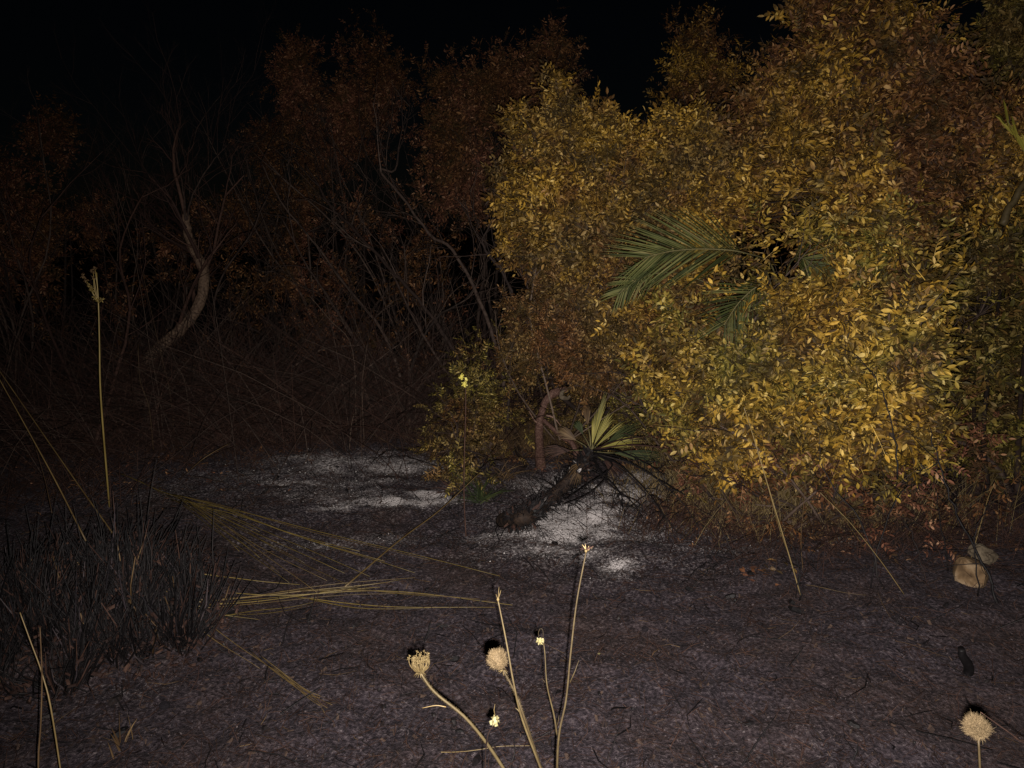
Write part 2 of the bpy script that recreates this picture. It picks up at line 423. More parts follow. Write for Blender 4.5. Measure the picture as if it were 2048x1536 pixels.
TPS = [leaf_template(4, L=.10, ll=.030, lw=.011, seed=5), leaf_template(3, L=.08, ll=.032, lw=.013, seed=6, droop=.5)]
TPO = [leaf_template(0, L=.012, ll=.055, lw=.022, seed=7, fold=.4), leaf_template(1, L=.03, ll=.05, lw=.018, seed=8, fold=.5)]

def shoots(lobes, n, rs, leaves=8, slen=.24, cover=.85, clus=22, crad=1.25):
    """shoots on the lumpy outside of a crown: returns leaf frames and shoot paths. lobe = (centre, radii)"""
    vol = np.array([l[1][0]*l[1][2] + l[1][0]*l[1][1]*.5 for l in lobes]); vol = vol/vol.sum()
    out_p = []; out_d = []
    for k, (c, r) in enumerate(lobes):
        m = int(n*vol[k])+1; mc = max(4, int(m/clus))
        d = unit(rs.randn(mc*3, 3))
        d = d[(rs.rand(mc*3) < np.where(d[:, 1] > .25, .35, 1.0))][:mc]          # fewer on the far side
        lump = 1+.22*(vnoise(d[:, 0]*3+k*7, d[:, 2]*3+d[:, 1]*2, 77)-.5)*2
        rad = (1.06-.58*rs.rand(len(d))**1.3)*lump
        cc = c+d*np.array(r)*rad[:, None]
        j = rs.randint(0, len(d), m); q = rs.randn(m, 3)*np.array([.075, .075, .095])*crad
        dd = d[j]
        out_p.append(cc[j]+q); out_d.append(unit(dd*np.array([1, 1, .8])+q/(.10*crad)*.55+np.array([0, 0, .45])+rs.randn(m, 3)*.25))
    P = np.vstack(out_p); D = np.vstack(out_d)
    g = height(P[:, 0], P[:, 1])+.05
    ok = P[:, 2] > g; P = P[ok]; D = D[ok]; n = len(P)
    L = slen*(.6+.7*rs.rand(n))
    pos = []; ax = []; nr = []; scl = []
    a = unit(np.cross(D, unit(rs.randn(n, 3)))); b = np.cross(D, a)
    for k in range(leaves):
        t = (k+.5)/leaves
        ph = k*2.4+rs.rand(n)*.6
        side = a*np.cos(ph)[:, None]+b*np.sin(ph)[:, None]
        m_ = rs.rand(n) < cover
        p = P+D*(L*(t-.35))[:, None]
        spread = (1.15-.75*t)
        x_ = unit(D*.7+side*spread+np.array([0, 0, -.12])+rs.randn(n, 3)*.18)
        nn = unit(D*.6+np.array([0, -.25, .45])+rs.randn(n, 3)*.65)
        pos.append(p[m_]); ax.append(x_[m_]); nr.append(nn[m_]); scl.append(((1.05-.4*t)*(.7+.5*rs.rand(n)))[m_])
    return (np.vstack(pos), np.vstack(ax), np.vstack(nr), np.concatenate(scl), P, D, L)
def frames(ax, nr):
    nz = unit(nr-ax*np.sum(ax*nr, 1)[:, None]); by = np.cross(nz, ax); return ax, by, nz
def foliage_mesh(pos, ax, nr, s, tpl, rs):
    mb = MB(); which = rs.randint(0, len(tpl), len(pos))
    X_, Y_, Z_ = frames(ax, nr)
    for k, (V, Q, T) in enumerate(tpl):
        m = which == k; n = m.sum()
        if not n: continue
        s_ = s[m][:, None, None]
        VV = pos[m][:, None, :]+s_*(V[None, :, 0:1]*X_[m][:, None, :]+V[None, :, 1:2]*Y_[m][:, None, :]+V[None, :, 2:3]*Z_[m][:, None, :])
        off = (np.arange(n)*len(V))[:, None, None]
        mb.add(VV.reshape(-1, 3), (Q[None]+off).reshape(-1, 4), (T[None]+off).reshape(-1, 3))
    return mb
_shared = {}
def leaf_parts(t, pos, ax, nr, s, tpl, key, mat, rs):
    """the leaves that show largest, each an object of its own sharing mesh data"""
    if (key, mat.name) not in _shared:
        ms = []
        for V, Q, T in tpl: ms.append(MB().add(V, Q, T).mesh('leaf', mat, False))
        _shared[(key, mat.name)] = ms
    ms = _shared[(key, mat.name)]
    X_, Y_, Z_ = frames(ax, nr); b = np.array(t.location)
    for i in range(len(pos)):
        o = link('leaf', ms[rs.randint(len(ms))], t)
        m3 = np.stack([X_[i], Y_[i], Z_[i]], 1)*s[i]
        m4 = np.eye(4); m4[:3, :3] = m3; m4[:3, 3] = pos[i]-b
        o.matrix_basis = Matrix(m4.tolist())
def project(P):
    d = P-CAM; z = d @ FW
    return 1024+FPX*(d @ RT)/z, 768-FPX*(d @ UP)/z, z
def LB(px, py, z, rx, ry, dm=None):
    rx = rx*z/FPX; ry = ry*z/FPX
    return (W(px, py, z), (rx, dm or (rx+ry)*.45, ry))
def shrub(name, base, lobes, n, label, cat, mat, tpl, key, seed, leaves=8, slen=.24, size=1.0, nparts=300, stems=7,
          stem_mat='bark', group=None, cover=.85, r0=.018, shoot_twigs=True, clear=None, trunk_name='stem'):
    rs = np.random.RandomState(seed); base = drop(base, -.02)
    t = thing(name, base, label, cat, group)
    pos, ax, nr, s, P, D, L = shoots(lobes, n, rs, leaves, slen, cover)
    s = s*size
    px, py, z = project(pos)
    if clear is not None:
        k = np.array([clear(a_, b_, c_) for a_, b_, c_ in zip(px, py, z)])
        pos, ax, nr, s, px, py, z = [q[k] for q in (pos, ax, nr, s, px, py, z)]
        a2, b2, c2 = project(P); k = np.array([clear(x1, x2, x3) for x1, x2, x3 in zip(a2, b2, c2)]); P, D, L = P[k], D[k], L[k]
    vis = (px > -20) & (px < 2068) & (py > -20) & (py < 1556)
    order = np.argsort(np.where(vis, z/s, 1e6)); sel = order[:nparts]; sel = sel[vis[sel]]
    rest = np.setdiff1d(np.arange(len(pos)), sel)
    if nparts: leaf_parts(t, pos[sel], ax[sel], nr[sel], s[sel], tpl, key, mat, rs)
    part(foliage_mesh(pos[rest], ax[rest], nr[rest], s[rest], tpl, rs), 'foliage', mat, t, False, kind='stuff')
    # stems from the base into every lobe, then branches to a share of the shoots
    tips = []
    for k in range(stems):
        c, r = lobes[k % len(lobes)]
        tgt = c+unit(rs.randn(3))*np.array(r)*.45
        b0 = drop(base+np.array([rs.randn()*.10, rs.randn()*.08, 0]), -.03)
        mid = b0*.5+tgt*.5+np.array([rs.randn()*.10, rs.randn()*.1, -.05])
        path = spline([b0, b0*.75+mid*.25+np.array([rs.randn()*.04, 0, .06]), mid, tgt], 4)
        mb = MB().tube(path, np.linspace(r0*(.7+.5*rs.rand()), r0*.25, len(path)), 6)
        part(mb, trunk_name, M[stem_mat], t)
        tips.append(path)
    allp = np.vstack([p[4:] for p in tips])
    mb = MB(); idx = rs.permutation(len(P))[:int(len(P)*.5)]
    for i in idx:
        q = P[i]-D[i]*.1; near = allp[np.argmin(np.sum((allp-q)**2, 1)+rs.rand(len(allp))*.02)]
        m_ = (near+q)*.5+rs.randn(3)*.04
        mb.tube([near, m_, q, P[i]+D[i]*L[i]*.6], [.0045, .003, .0022, .001], 3, False)
    part(mb, 'twigs', M[stem_mat], t, kind='stuff')
    return t

# window in the crown where the palm fronds show through
def frond_gap(px, py, z):
    if z > 4.05: return True
    if 1255 < px < 1480 and 430 < py < 565: return (px-1255)/270 + (565-py)/135 < .62 or py > 548 or (int(px*7+py*13) % 7 == 0)
    if 1372 < px < 1535 and 528 < py < 672: return int(px*5+py*11) % 8 == 0
    if 1540 < px < 1650 and 490 < py < 580: return False
    return True

def _pw(pts, jit=9):
    xs_, ys_ = zip(*pts)
    return lambda q: float(np.interp(q, xs_, ys_)) + jit*sin(q*.083+1)+jit*.7*sin(q*.21)+jit*.5*sin(q*.47)
top_c = _pw([(960, 330), (985, 300), (1000, 215), (1045, 225), (1080, 230), (1100, 140), (1122, 130), (1150, 225), (1195, 205), (1230, 215), (1265, 262), (1290, 280), (1315, 225), (1360, 215), (1420, 240), (1470, 250), (1520, 260)], 15)
left_b = _pw([(-50, 1560), (0, 1548), (90, 1540), (150, 1512), (200, 1495), (260, 1490), (330, 1470), (420, 1420), (700, 1400)])
left_c = _pw([(200, 1000), (290, 985), (400, 992), (520, 1010), (600, 1050), (700, 1060)], 14)
bot_a = _pw([(1340, 880), (1400, 930), (1480, 960), (1560, 940), (1640, 905), (1700, 960), (1790, 985), (1850, 930), (1900, 880), (1960, 700)], 14)
right_a = _pw([(400, 1930), (480, 1880), (550, 1920), (620, 1850), (700, 1880), (760, 1845), (830, 1910), (900, 1890), (980, 1830)], 22)
clear_a = lambda a_, b_, c_: frond_gap(a_, b_, c_) and b_ < bot_a(a_) and a_ < right_a(b_) and not (a_ < 1400 and b_ > 905)
clear_b = lambda a_, b_, c_: frond_gap(a_, b_, c_) and a_ > left_b(b_)
clear_c = lambda a_, b_, c_: frond_gap(a_, b_, c_) and b_ > top_c(a_) and a_ > left_c(b_)
tA = shrub('mastic_shrub', G(1640, 1010), [LB(1600, 720, 3.75, 190, 165, .42), LB(1470, 660, 3.95, 120, 110, .35), LB(1735, 800, 3.55, 150, 140, .38),
      LB(1455, 800, 3.85, 105, 120, .3), LB(1790, 620, 3.9, 140, 120, .4), LB(1590, 880, 3.75, 120, 80, .3)],
      1500, 'bright yellow-leaved mastic shrub nearest the camera, its skirt hanging over the dry grass', 'shrub', M['leaf_front'], TPL, 'big', 11, size=.93, clear=clear_a, stems=9)
tB = shrub('mastic_shrub', G(1740, 930), [LB(1700, 250, 4.7, 180, 170, .5), LB(1625, 110, 5.1, 85, 130, .4), LB(1840, 330, 4.6, 170, 170, .5), LB(1570, 300, 4.8, 75, 130, .35),
      LB(1650, 440, 4.35, 190, 110, .4), LB(1780, 130, 5.0, 110, 100, .4)],
      1500, 'tall yellow-leaved shrub rising above the others and out of the top of the photo', 'shrub', M['leaf_tall'], TPL, 'big', 12, size=1.0, clear=clear_b, r0=.03)
tC = shrub('mastic_shrub', G(1230, 890), [LB(1120, 370, 4.7, 130, 110, .4), LB(1270, 330, 4.75, 125, 90, .4), LB(1410, 330, 4.75, 105, 95, .4), LB(1125, 220, 4.8, 32, 85, .2),
      LB(1200, 470, 4.45, 160, 110, .4), LB(1360, 450, 4.5, 120, 90, .4), LB(1075, 530, 4.65, 70, 110, .3), LB(1030, 320, 4.9, 45, 60, .2), LB(1210, 240, 4.85, 40, 45, .2),
      LB(1310, 580, 4.2, 80, 70, .25)],
      1750, 'olive-yellow shrub left of the palm fronds, one pointed shoot sticking up against the sky', 'shrub', M['leaf_mid'], TPL, 'big', 13, size=.80, clear=clear_c, r0=.024)
tD = shrub('bronze_shrub', G(1190, 850), [LB(1080, 680, 4.7, 90, 100, .3), LB(1200, 650, 4.5, 120, 95, .3), LB(1290, 730, 4.3, 80, 90, .25), LB(1190, 740, 4.6, 90, 60, .25), LB(1330, 620, 4.25, 50, 60, .2)],
      850, 'small-leaved reddish brown shrub low down between the arched stump and the palm fronds', 'shrub', M['leaf_small'], TPS, 'small', 14, size=.95, nparts=200, clear=lambda a_, b_, c_: not (b_ > (750 if 1075 < a_ < 1165 else 775)+22*sin(a_*.05)+12*sin(a_*.13)) and a_ > 1015+14*sin(b_*.05)+8*sin(b_*.17))
tE = shrub('darkened_shrub', G(1990, 985), [LB(1930, 700, 4.6, 60, 190, .25), LB(1920, 890, 4.5, 60, 90, .2), LB(1970, 610, 5.6, 120, 200, .5), LB(1990, 850, 5.2, 90, 120, .4), LB(2050, 330, 5.9, 110, 190, .5), LB(1960, 60, 6.0, 120, 110, .4), LB(2150, 600, 5.6, 130, 250, .5)],
      1900, 'olive shrub with darkened leaf colour filling the right edge of the photo behind the stones', 'shrub', M['leaf_edge'], TPS+TPL[2:3], 'mixed', 15, size=1.2, nparts=250, r0=.024)
tF = shrub('bronze_shrub', G(975, 905), [LB(960, 800, 4.9, 75, 75, .25), LB(1000, 790, 4.9, 50, 60, .2), LB(940, 880, 4.6, 60, 50, .2), LB(900, 920, 4.5, 40, 50, .2)],
      160, 'thin scorched brown shrub directly behind the yellow flower stalk', 'shrub', M['leaf_edge'], TPS, 'small', 16, size=.95, nparts=60, leaves=6, clear=lambda a_, b_, c_: a_ < 1050 or b_ < 760)
tF2 = shrub('low_scrub', G(1300, 930), [LB(1300, 850, 4.9, 85, 60, .2), LB(1150, 850, 5.4, 110, 60, .2), LB(1390, 900, 4.2, 60, 70, .2)],
      800, 'low dull green scrub in the shade behind the burnt palm trunk', 'shrub', M['leaf_edge'], TPS, 'small', 17, size=.75, nparts=60, leaves=6)

tG = shrub('bronze_shrub', G(1600, 1050), [LB(1450, 950, 3.75, 90, 45, .2), LB(1600, 975, 3.6, 110, 50, .2), LB(1760, 985, 3.6, 110, 50, .2), LB(1890, 960, 3.9, 80, 60, .2), LB(1370, 930, 4.0, 50, 45, .15)],
      120, 'low withered brown shrub in the dry grass under the skirt of the yellow shrub', 'shrub', M['leaf_dry'], TPS, 'small', 18, size=1.15, nparts=60, leaves=5)
# shrubs and little trees far behind, only just reached by the light
far = [
 ('far_shrub', (330, 840), [LB(320, 470, 8.0, 150, 130, .5), LB(420, 600, 7.6, 130, 110, .4), LB(210, 620, 7.4, 120, 110, .4)], 170,
  'sparse scorched shrub filling the dark behind the curved bare trunk', 7.8),
 ('far_shrub', (740, 840), [LB(660, 480, 7.6, 120, 110, .5), LB(780, 560, 7.2, 120, 120, .4), LB(900, 620, 6.8, 80, 130, .4), LB(900, 430, 7.4, 80, 100, .4)], 230,
  'sparse scorched shrub behind the leaning bare branches', 7.4),
 ('far_shrub', (560, 840), [LB(560, 700, 7.0, 140, 80, .4), LB(700, 740, 6.8, 120, 70, .4), LB(400, 750, 6.6, 130, 70, .4), LB(850, 760, 6.4, 80, 70, .3)], 230,
  'low scorched scrub along the dark back edge of the ash clearing', 6.8),
 ('far_shrub', (760, 840), [LB(690, 190, 9.0, 120, 80, .6), LB(765, 110, 9.0, 45, 50, .3), LB(640, 260, 9.0, 80, 80, .5), LB(740, 260, 9.2, 80, 70, .5)], 750,
  'big dim rusty crown highest on the left against the black sky', 9.0),
 ('far_shrub', (900, 840), [LB(975, 160, 7.6, 38, 55, .3), LB(1010, 220, 7.6, 60, 60, .3), LB(900, 240, 8.0, 50, 70, .3), LB(950, 330, 7.4, 60, 90, .4)], 650,
  'dim brown shrub just left of the pointed olive shoot', 7.6),
 ('far_shrub', (1090, 830), [LB(1075, 110, 7.6, 28, 40, .2), LB(1100, 170, 7.8, 35, 60, .2), LB(1085, 210, 7.8, 60, 40, .3)], 260,
  'small dim spire of leaves directly behind the pointed olive shoot', 7.7),
 ('far_shrub', (1420, 830), [LB(1375, 110, 7.0, 26, 42, .2), LB(1400, 180, 6.8, 42, 40, .3), LB(1440, 230, 6.4, 45, 50, .3)], 330,
  'lone reddish spire of leaves in the dark sky left of the tall shrub', 6.8),
 ('far_shrub', (60, 840), [LB(60, 380, 8.0, 110, 70, .5), LB(120, 300, 8.4, 60, 60, .3), LB(40, 520, 7.2, 90, 90, .4), LB(150, 480, 8.0, 60, 60, .3)], 500,
  'red-brown leafy shrub at the left edge, hardly visible in the dark', 7.8),
 ('far_shrub', (560, 840), [LB(560, 290, 9.5, 60, 60, .4), LB(590, 400, 9.0, 70, 80, .4), LB(520, 480, 9.0, 70, 90, .4)], 380,
  'faint thin shrub in the dark gap right of the curved bare trunk', 9.2),
]
for k, (nm, bpx, lobes, n, lab, z) in enumerate(far):
    b = lobes[0][0]; b = drop(np.array([b[0], b[1], 0]))
    shrub(nm, b, lobes, n, lab, 'shrub', M['leaf_dry'] if k not in (6,) else M['leaf_tall'], TPL[:3], 'big', 40+k, size=.85, nparts=0, leaves=6, stems=4, r0=.03,
          group='dim shrubs standing behind the clearing')

# ------------------------------------------------------------------ bare shrubs
def grow(bins, p, d, L, r, lvl, rs, up=.15, kids=(6, 5, 4), leafy=None):
    K = 5; P = [p]; dd = unit(d)
    for k in range(K-1):
        dd = unit(dd+rs.randn(3)*.16+np.array([0, 0, up*.25])); P.append(P[-1]+dd*L/(K-1))
    P = np.array(P)
    bins[min(lvl, 2)].tube(P, np.linspace(r, r*.35, K), 5 if lvl == 0 else (4 if lvl == 1 else 3), False)
    if lvl >= len(kids): 
        return
    for k in range(kids[lvl]):
        t = .2+.8*(k+rs.rand())/kids[lvl]; f = t*(K-1); i = min(int(f), K-2); q = P[i]+(P[i+1]-P[i])*(f-i)
        dr = unit(P[i+1]-P[i]); side = unit(np.cross(dr, rs.randn(3)))
        nd = unit(dr+side*(.55+.5*rs.rand())+np.array([0, 0, up]))
        grow(bins, q, nd, L*(.36+.28*rs.rand())*(1.1-.4*t), r*(.5-.12*t), lvl+1, rs, up, kids, leafy)
def bare(name, base, paths, label, cat, seed, mat='bark', bmat=None, r=.02, kids=(5, 4), density=9, blen=.5, group=None, up=.2, leaf=0):
    """paths: lists of world points of the main stems; each becomes a stem part, with branches along it"""
    rs = np.random.RandomState(seed); base = drop(base, -.02); t = thing(name, base, label, cat, group)
    bins = [MB(), MB(), MB()]
    for path, rr, *pm in paths:
        P = spline(path, 6 if rr > .04 else 4); P = P+rs.randn(*P.shape)*min(rr*.25, .004)*(np.arange(len(P)) > 0)[:, None]
        part(MB().tube(P, np.linspace(rr, rr*(.62 if rr > .04 else .42), len(P))*(1+(.025 if rr > .04 else .06)*rs.randn(len(P))), 7), 'stem' if len(paths) > 1 else 'trunk', M[pm[0] if pm else mat], t)
        seg = np.linalg.norm(P[-1]-P[0])
        for k in range(density):
            f = (.25+.75*(k+rs.rand())/density)*(len(P)-1); i = min(int(f), len(P)-2); q = P[i]+(P[i+1]-P[i])*(f-i)
            dr = unit(P[i+1]-P[i]); side = unit(np.cross(dr, rs.randn(3)))
            grow(bins, q, unit(dr*.9+side*(.5+.5*rs.rand())+np.array([0, 0, up])), blen*(.5+.8*rs.rand()), rr*.33, 0, rs, up, kids)
    if bins[0].v: part(bins[0], 'branches', M[bmat or mat], t, kind='stuff')
    tw = MB(); 
    for b_ in bins[1:]:
        if b_.v:
            V = np.vstack(b_.v); tw.add(V, np.vstack(b_.q))
    if tw.v: part(tw, 'twigs', M[bmat or mat], t, kind='stuff')
    return t
def WP(pts, z, z2=None):
    n = len(pts); z2 = z if z2 is None else z2
    return [W(a, b, z+(z2-z)*k/(n-1)) for k, (a, b) in enumerate(pts)]
b = G0(320, 850)
bare('bare_tree', W(300, 760, 6.2), [(WP([(270, 765), (312, 702), (352, 668), (388, 625), (408, 575), (404, 530), (386, 495), (374, 462), (371, 430)], 6.2, 6.4), .058), (WP([(372, 455), (350, 420), (330, 380), (290, 340), (255, 300)], 6.3, 6.6), .010, 'bark'), (WP([(373, 440), (385, 390), (420, 330), (455, 290)], 6.3, 6.5), .009, 'bark'), (WP([(371, 440), (366, 380), (352, 300), (360, 240)], 6.3, 6.6), .010, 'bark')],
     'leafless tree with a thick curved S-shaped trunk in the dark on the left', 'tree', 101, 'trunk_bark', 'char_brown', density=9, blen=.8, kids=(5, 4, 3))
bare('bare_shrub', W(1020, 830, 5.2), [
     (WP([(1015, 860), (1022, 720), (1028, 640), (1016, 565), (985, 520), (965, 485), (985, 440), (985, 400)], 4.8), .012),
     (WP([(1015, 850), (1000, 730), (960, 600), (905, 500), (860, 470), (800, 390), (760, 340), (790, 340), (800, 280)], 5.2, 6.0), .016),
     (WP([(1010, 860), (930, 740), (870, 640), (800, 560), (745, 500), (700, 450), (660, 410), (610, 330)], 5.2, 6.2), .018),
     (WP([(1005, 860), (905, 760), (830, 640), (790, 560), (760, 500)], 5.2, 5.8), .012)],
     'tangle of leafless grey branches leaning left, touching the lit yellow leaves', 'shrub', 102, 'bark', density=9, blen=.55, kids=(4, 4))
bare('bare_shrub', W(780, 850, 5.6), [
     (WP([(820, 870), (760, 760), (700, 660), (660, 600), (620, 540), (560, 430)], 5.6, 6.4), .017),
     (WP([(830, 870), (790, 720), (750, 640), (690, 570), (640, 500), (560, 400), (520, 320)], 5.6, 6.6), .014),
     (WP([(815, 870), (820, 740), (870, 640), (930, 600), (960, 560)], 5.6, 5.4), .013),
     (WP([(810, 870), (745, 790), (650, 740), (560, 690), (480, 640)], 5.6, 6.0), .010)],
     'wide leafless shrub at the back of the ash clearing, branches fanned out up and left', 'shrub', 103, 'bark', density=9, blen=.6, kids=(5, 4))
bare('bare_shrub', W(500, 850, 6.0), [
     (WP([(500, 860), (470, 760), (430, 650), (440, 560), (500, 470), (540, 380)], 6.0, 6.6), .013),
     (WP([(505, 860), (560, 760), (640, 700), (720, 690)], 6.0, 5.8), .010),
     (WP([(495, 860), (460, 800), (380, 740), (260, 700)], 6.0, 5.8), .010)],
     'low leafless shrub behind the left end of the ash, right of the curved trunk', 'shrub', 104, 'bark', density=9, blen=.5, kids=(4, 4))
bare('bare_shrub', W(150, 860, 5.0), [
     (WP([(180, 900), (150, 780), (90, 640), (60, 520), (90, 420)], 5.0, 5.8), .014),
     (WP([(190, 900), (230, 760), (260, 620), (240, 500), (290, 380)], 5.0, 6.0), .014),
     (WP([(170, 900), (80, 830), (-20, 760), (-90, 650)], 5.0, 5.0), .012),
     (WP([(190, 900), (280, 840), (390, 800)], 5.0, 4.9), .009)],
     'scorched bare shrub in the far left corner behind the burnt tussock', 'shrub', 105, 'char_brown', density=10, blen=.6, kids=(5, 4))
for k, (bx, z_, lab) in enumerate([(640, 7.4, 'faint bare shrub in the dark between the two leaning tangles'), (330, 7.6, 'faint bare shrub in the dark straight behind the curved trunk'),
        (860, 7.0, 'faint bare shrub behind the leaning grey tangle, close to the lit leaves'), (40, 6.6, 'faint bare shrub in the dark at the left edge behind the umbel stalk')]):
    rs_ = np.random.RandomState(300+k); pths = []
    for j in range(7):
        x1 = bx+rs_.randn()*60-60; pths.append((WP([(bx+rs_.randn()*25, 840), (bx*.6+x1*.4+rs_.randn()*20, 640), (x1, 470), (x1-60+rs_.randn()*50, 300+rs_.randn()*50)], z_, z_+.4), .012))
    bare('bare_shrub', W(bx, 820, z_), pths, lab, 'shrub', 400+k, 'bark', density=8, blen=.7, kids=(4, 4), group='bare shrubs in the dark background')
bare('dead_branch', G(700, 872), [(np.array([G(470, 880, .03), W(600, 822, 5.6), W(700, 760, 5.5), W(780, 700, 5.6)]), .012)],
     'long dead branch propped up at the back of the ash clearing', 'branch', 106, 'bark', density=6, blen=.35, kids=(4,))
# dead pale limb broken off at the right edge
bare('bare_shrub', G(1120, 900), [(WP([(1120, 880), (1090, 760), (1060, 640), (1075, 520)], 4.55, 4.5), .007), (WP([(1135, 880), (1170, 760), (1150, 660), (1180, 560)], 4.6, 4.35), .007),
     (WP([(1110, 880), (1040, 790), (1000, 700), (990, 620)], 4.6, 4.6), .006), (WP([(1140, 880), (1230, 780), (1290, 700), (1300, 620)], 4.5, 4.2), .007), (WP([(1140, 880), (1250, 810), (1330, 780)], 4.5, 4.2), .005)],
     'spindly leafless stems among the small-leaved brown shrub above the arched stump', 'shrub', 110, 'bark_pale', density=8, blen=.28, kids=(4,))
bare('bare_shrub', G(1640, 1020), [(WP([(1640, 1040), (1600, 980), (1520, 900), (1440, 850)], 3.6, 3.5), .008), (WP([(1650, 1040), (1680, 960), (1720, 880), (1800, 800)], 3.6, 3.45), .008),
     (WP([(1635, 1040), (1560, 1000), (1450, 960), (1380, 900)], 3.6, 3.7), .006), (WP([(1660, 1040), (1740, 1000), (1850, 940), (1900, 860)], 3.6, 3.6), .007), (WP([(1645, 1040), (1640, 950), (1620, 860)], 3.6, 3.5), .006)],
     'scorched leafless stems spreading under the skirt of the front shrub', 'shrub', 111, 'bark', density=10, blen=.3, kids=(4,))
bare('broken_limb', G(2040, 990), [(WP([(2004, 450), (2020, 415), (2048, 368), (2090, 300), (2130, 310), (2150, 700), (2155, 1000)], 3.9), .020)],
     'pale greenish broken limb slanting in from the right edge', 'branch', 107, 'stalk', density=2, blen=.2, kids=())

# ------------------------------------------------------------------ young date palm buried in the shrubs
def frond(t, path, r, nl, ll, up_dir, seed, mat, wid=.011, ang=.95, droop=.10, tmin=.2, sides=(-1, 1), curl=0):
    rs = np.random.RandomState(seed); P = spline(path, 8)
    b = np.array(t.location)
    f = part(MB().tube(P, np.linspace(r, r*.35, len(P)), 5), 'frond', M['palm_tip'], t)
    for k in range(nl):
        tt = tmin+(1-tmin)*(k+.5)/nl; ff = tt*(len(P)-1); i = min(int(ff), len(P)-2)
        q = P[i]+(P[i+1]-P[i])*(ff-i); dr = unit(P[i+1]-P[i])
        for sgn in sides:
            s = unit(up_dir-dr*(up_dir @ dr))*sgn; n = unit(np.cross(dr, s))
            a_ = ang*(1-.45*tt)+rs.randn()*.05
            d = unit(dr*cos(a_)+s*sin(a_)+n*rs.randn()*.10)
            l = ll*(.55+.45*sin(pi*min(1, tt*.85+.12)))*rs.uniform(.88, 1.08)
            K = 5; pts = []; dd = d.copy(); c = q.copy()
            for m in range(K):
                pts.append(c.copy()); dd = unit(dd+np.array([0, 0, -droop])); c = c+dd*l/(K-1)
            pts = np.array(pts); bb = unit(np.cross(dd, n)); ws = np.array([.4, 1, .9, .6, .06])*wid*.5
            Lf = pts-bb*ws[:, None]+n*ws[:, None]*.45; Rt = pts+bb*ws[:, None]+n*ws[:, None]*.45
            V = np.concatenate([Lf, pts, Rt]); Q = []
            for m in range(K-1):
                Q += [[m, m+1, K+m+1, K+m], [K+m, K+m+1, 2*K+m+1, 2*K+m]]
            mb = MB().add(V-0, Q)
            mb.v = [v-b for v in mb.v]
            link('leaflet', mb.mesh('leaflet', mat, True), f)
    return f
pb = drop(W(1580, 900, 4.1), -.02)
tp = thing('date_palm', pb, 'dark green feathery palm fronds poking out through the middle of the yellow shrubs', 'palm')
trk = W(1560, 640, 4.15)
part(MB().tube(spline([pb, pb*.5+trk*.5, trk], 4), [.07, .075, .07, .065, .06, .055, .055, .05, .045][:9], 8), 'trunk', M['char_brown'], tp)
frond(tp, [trk, W(1545, 535, 3.95), W(1490, 506, 3.62), W(1415, 498, 3.55), W(1345, 502, 3.52), W(1290, 515, 3.5)], .005, 40, .37, UP, 1, M['palm'], wid=.0052, ang=.72, tmin=.42, sides=(1, -1), droop=.03)
frond(tp, [trk, W(1535, 550, 3.8), W(1520, 568, 3.6), W(1498, 585, 3.56), W(1474, 610, 3.54), W(1448, 650, 3.52)], .005, 26, .27, UP*.5-RT, 2, M['palm'], wid=.0052, ang=.9, tmin=.40, droop=.03)
frond(tp, [trk, W(1575, 540, 3.9), W(1600, 515, 3.75), W(1640, 545, 3.7), W(1670, 600, 3.7)], .005, 28, .2, UP, 3, M['palm'], wid=.0065, ang=.9, tmin=.4, droop=.06)
frond(tp, [trk, W(1400, 560, 3.95), W(1330, 545, 3.7), W(1275, 560, 3.62), W(1235, 590, 3.6)], .004, 24, .17, UP, 4, M['palm'], wid=.006, ang=.9, tmin=.5, droop=.06)

# ------------------------------------------------------------------ burnt dwarf palm: leaning trunk, live fans, charred stalks
b0 = G(1003, 1056); 
lt = thing('burnt_palm', b0, 'charred small palm trunk leaning over white ash, a few yellow-green fans on its head', 'palm')
rs = np.random.RandomState(21)
g1 = b0+np.array([0, 0, .042])
p2 = W(1085, 1010, project(G(1085, 1030)[None])[2][0]-.0); p3 = W(1150, 950, 3.95); p4 = W(1182, 902, 4.05)
tp_ = spline([g1, W(1050, 1035, 3.62), p2, p3, p4], 14)
rad = np.interp(np.linspace(0, 1, len(tp_)), [0, .03, .3, .6, .85, 1], [.034, .036, .037, .037, .029, .018])*(1+.05*rs.randn(len(tp_)))
mb = MB().tube(tp_, rad, 22); v = mb.v[0]
nn_ = fbm(v[:, 0]*38+v[:, 2]*30, v[:, 1]*38+v[:, 2]*17, 5, 3)-.45
cen = tp_[np.minimum(np.arange(len(v))//22, len(tp_)-1)]
mb.v[0] = cen+(v-cen)*(1+.55*nn_[:, None])
part(mb, 'trunk', M['log'], lt)
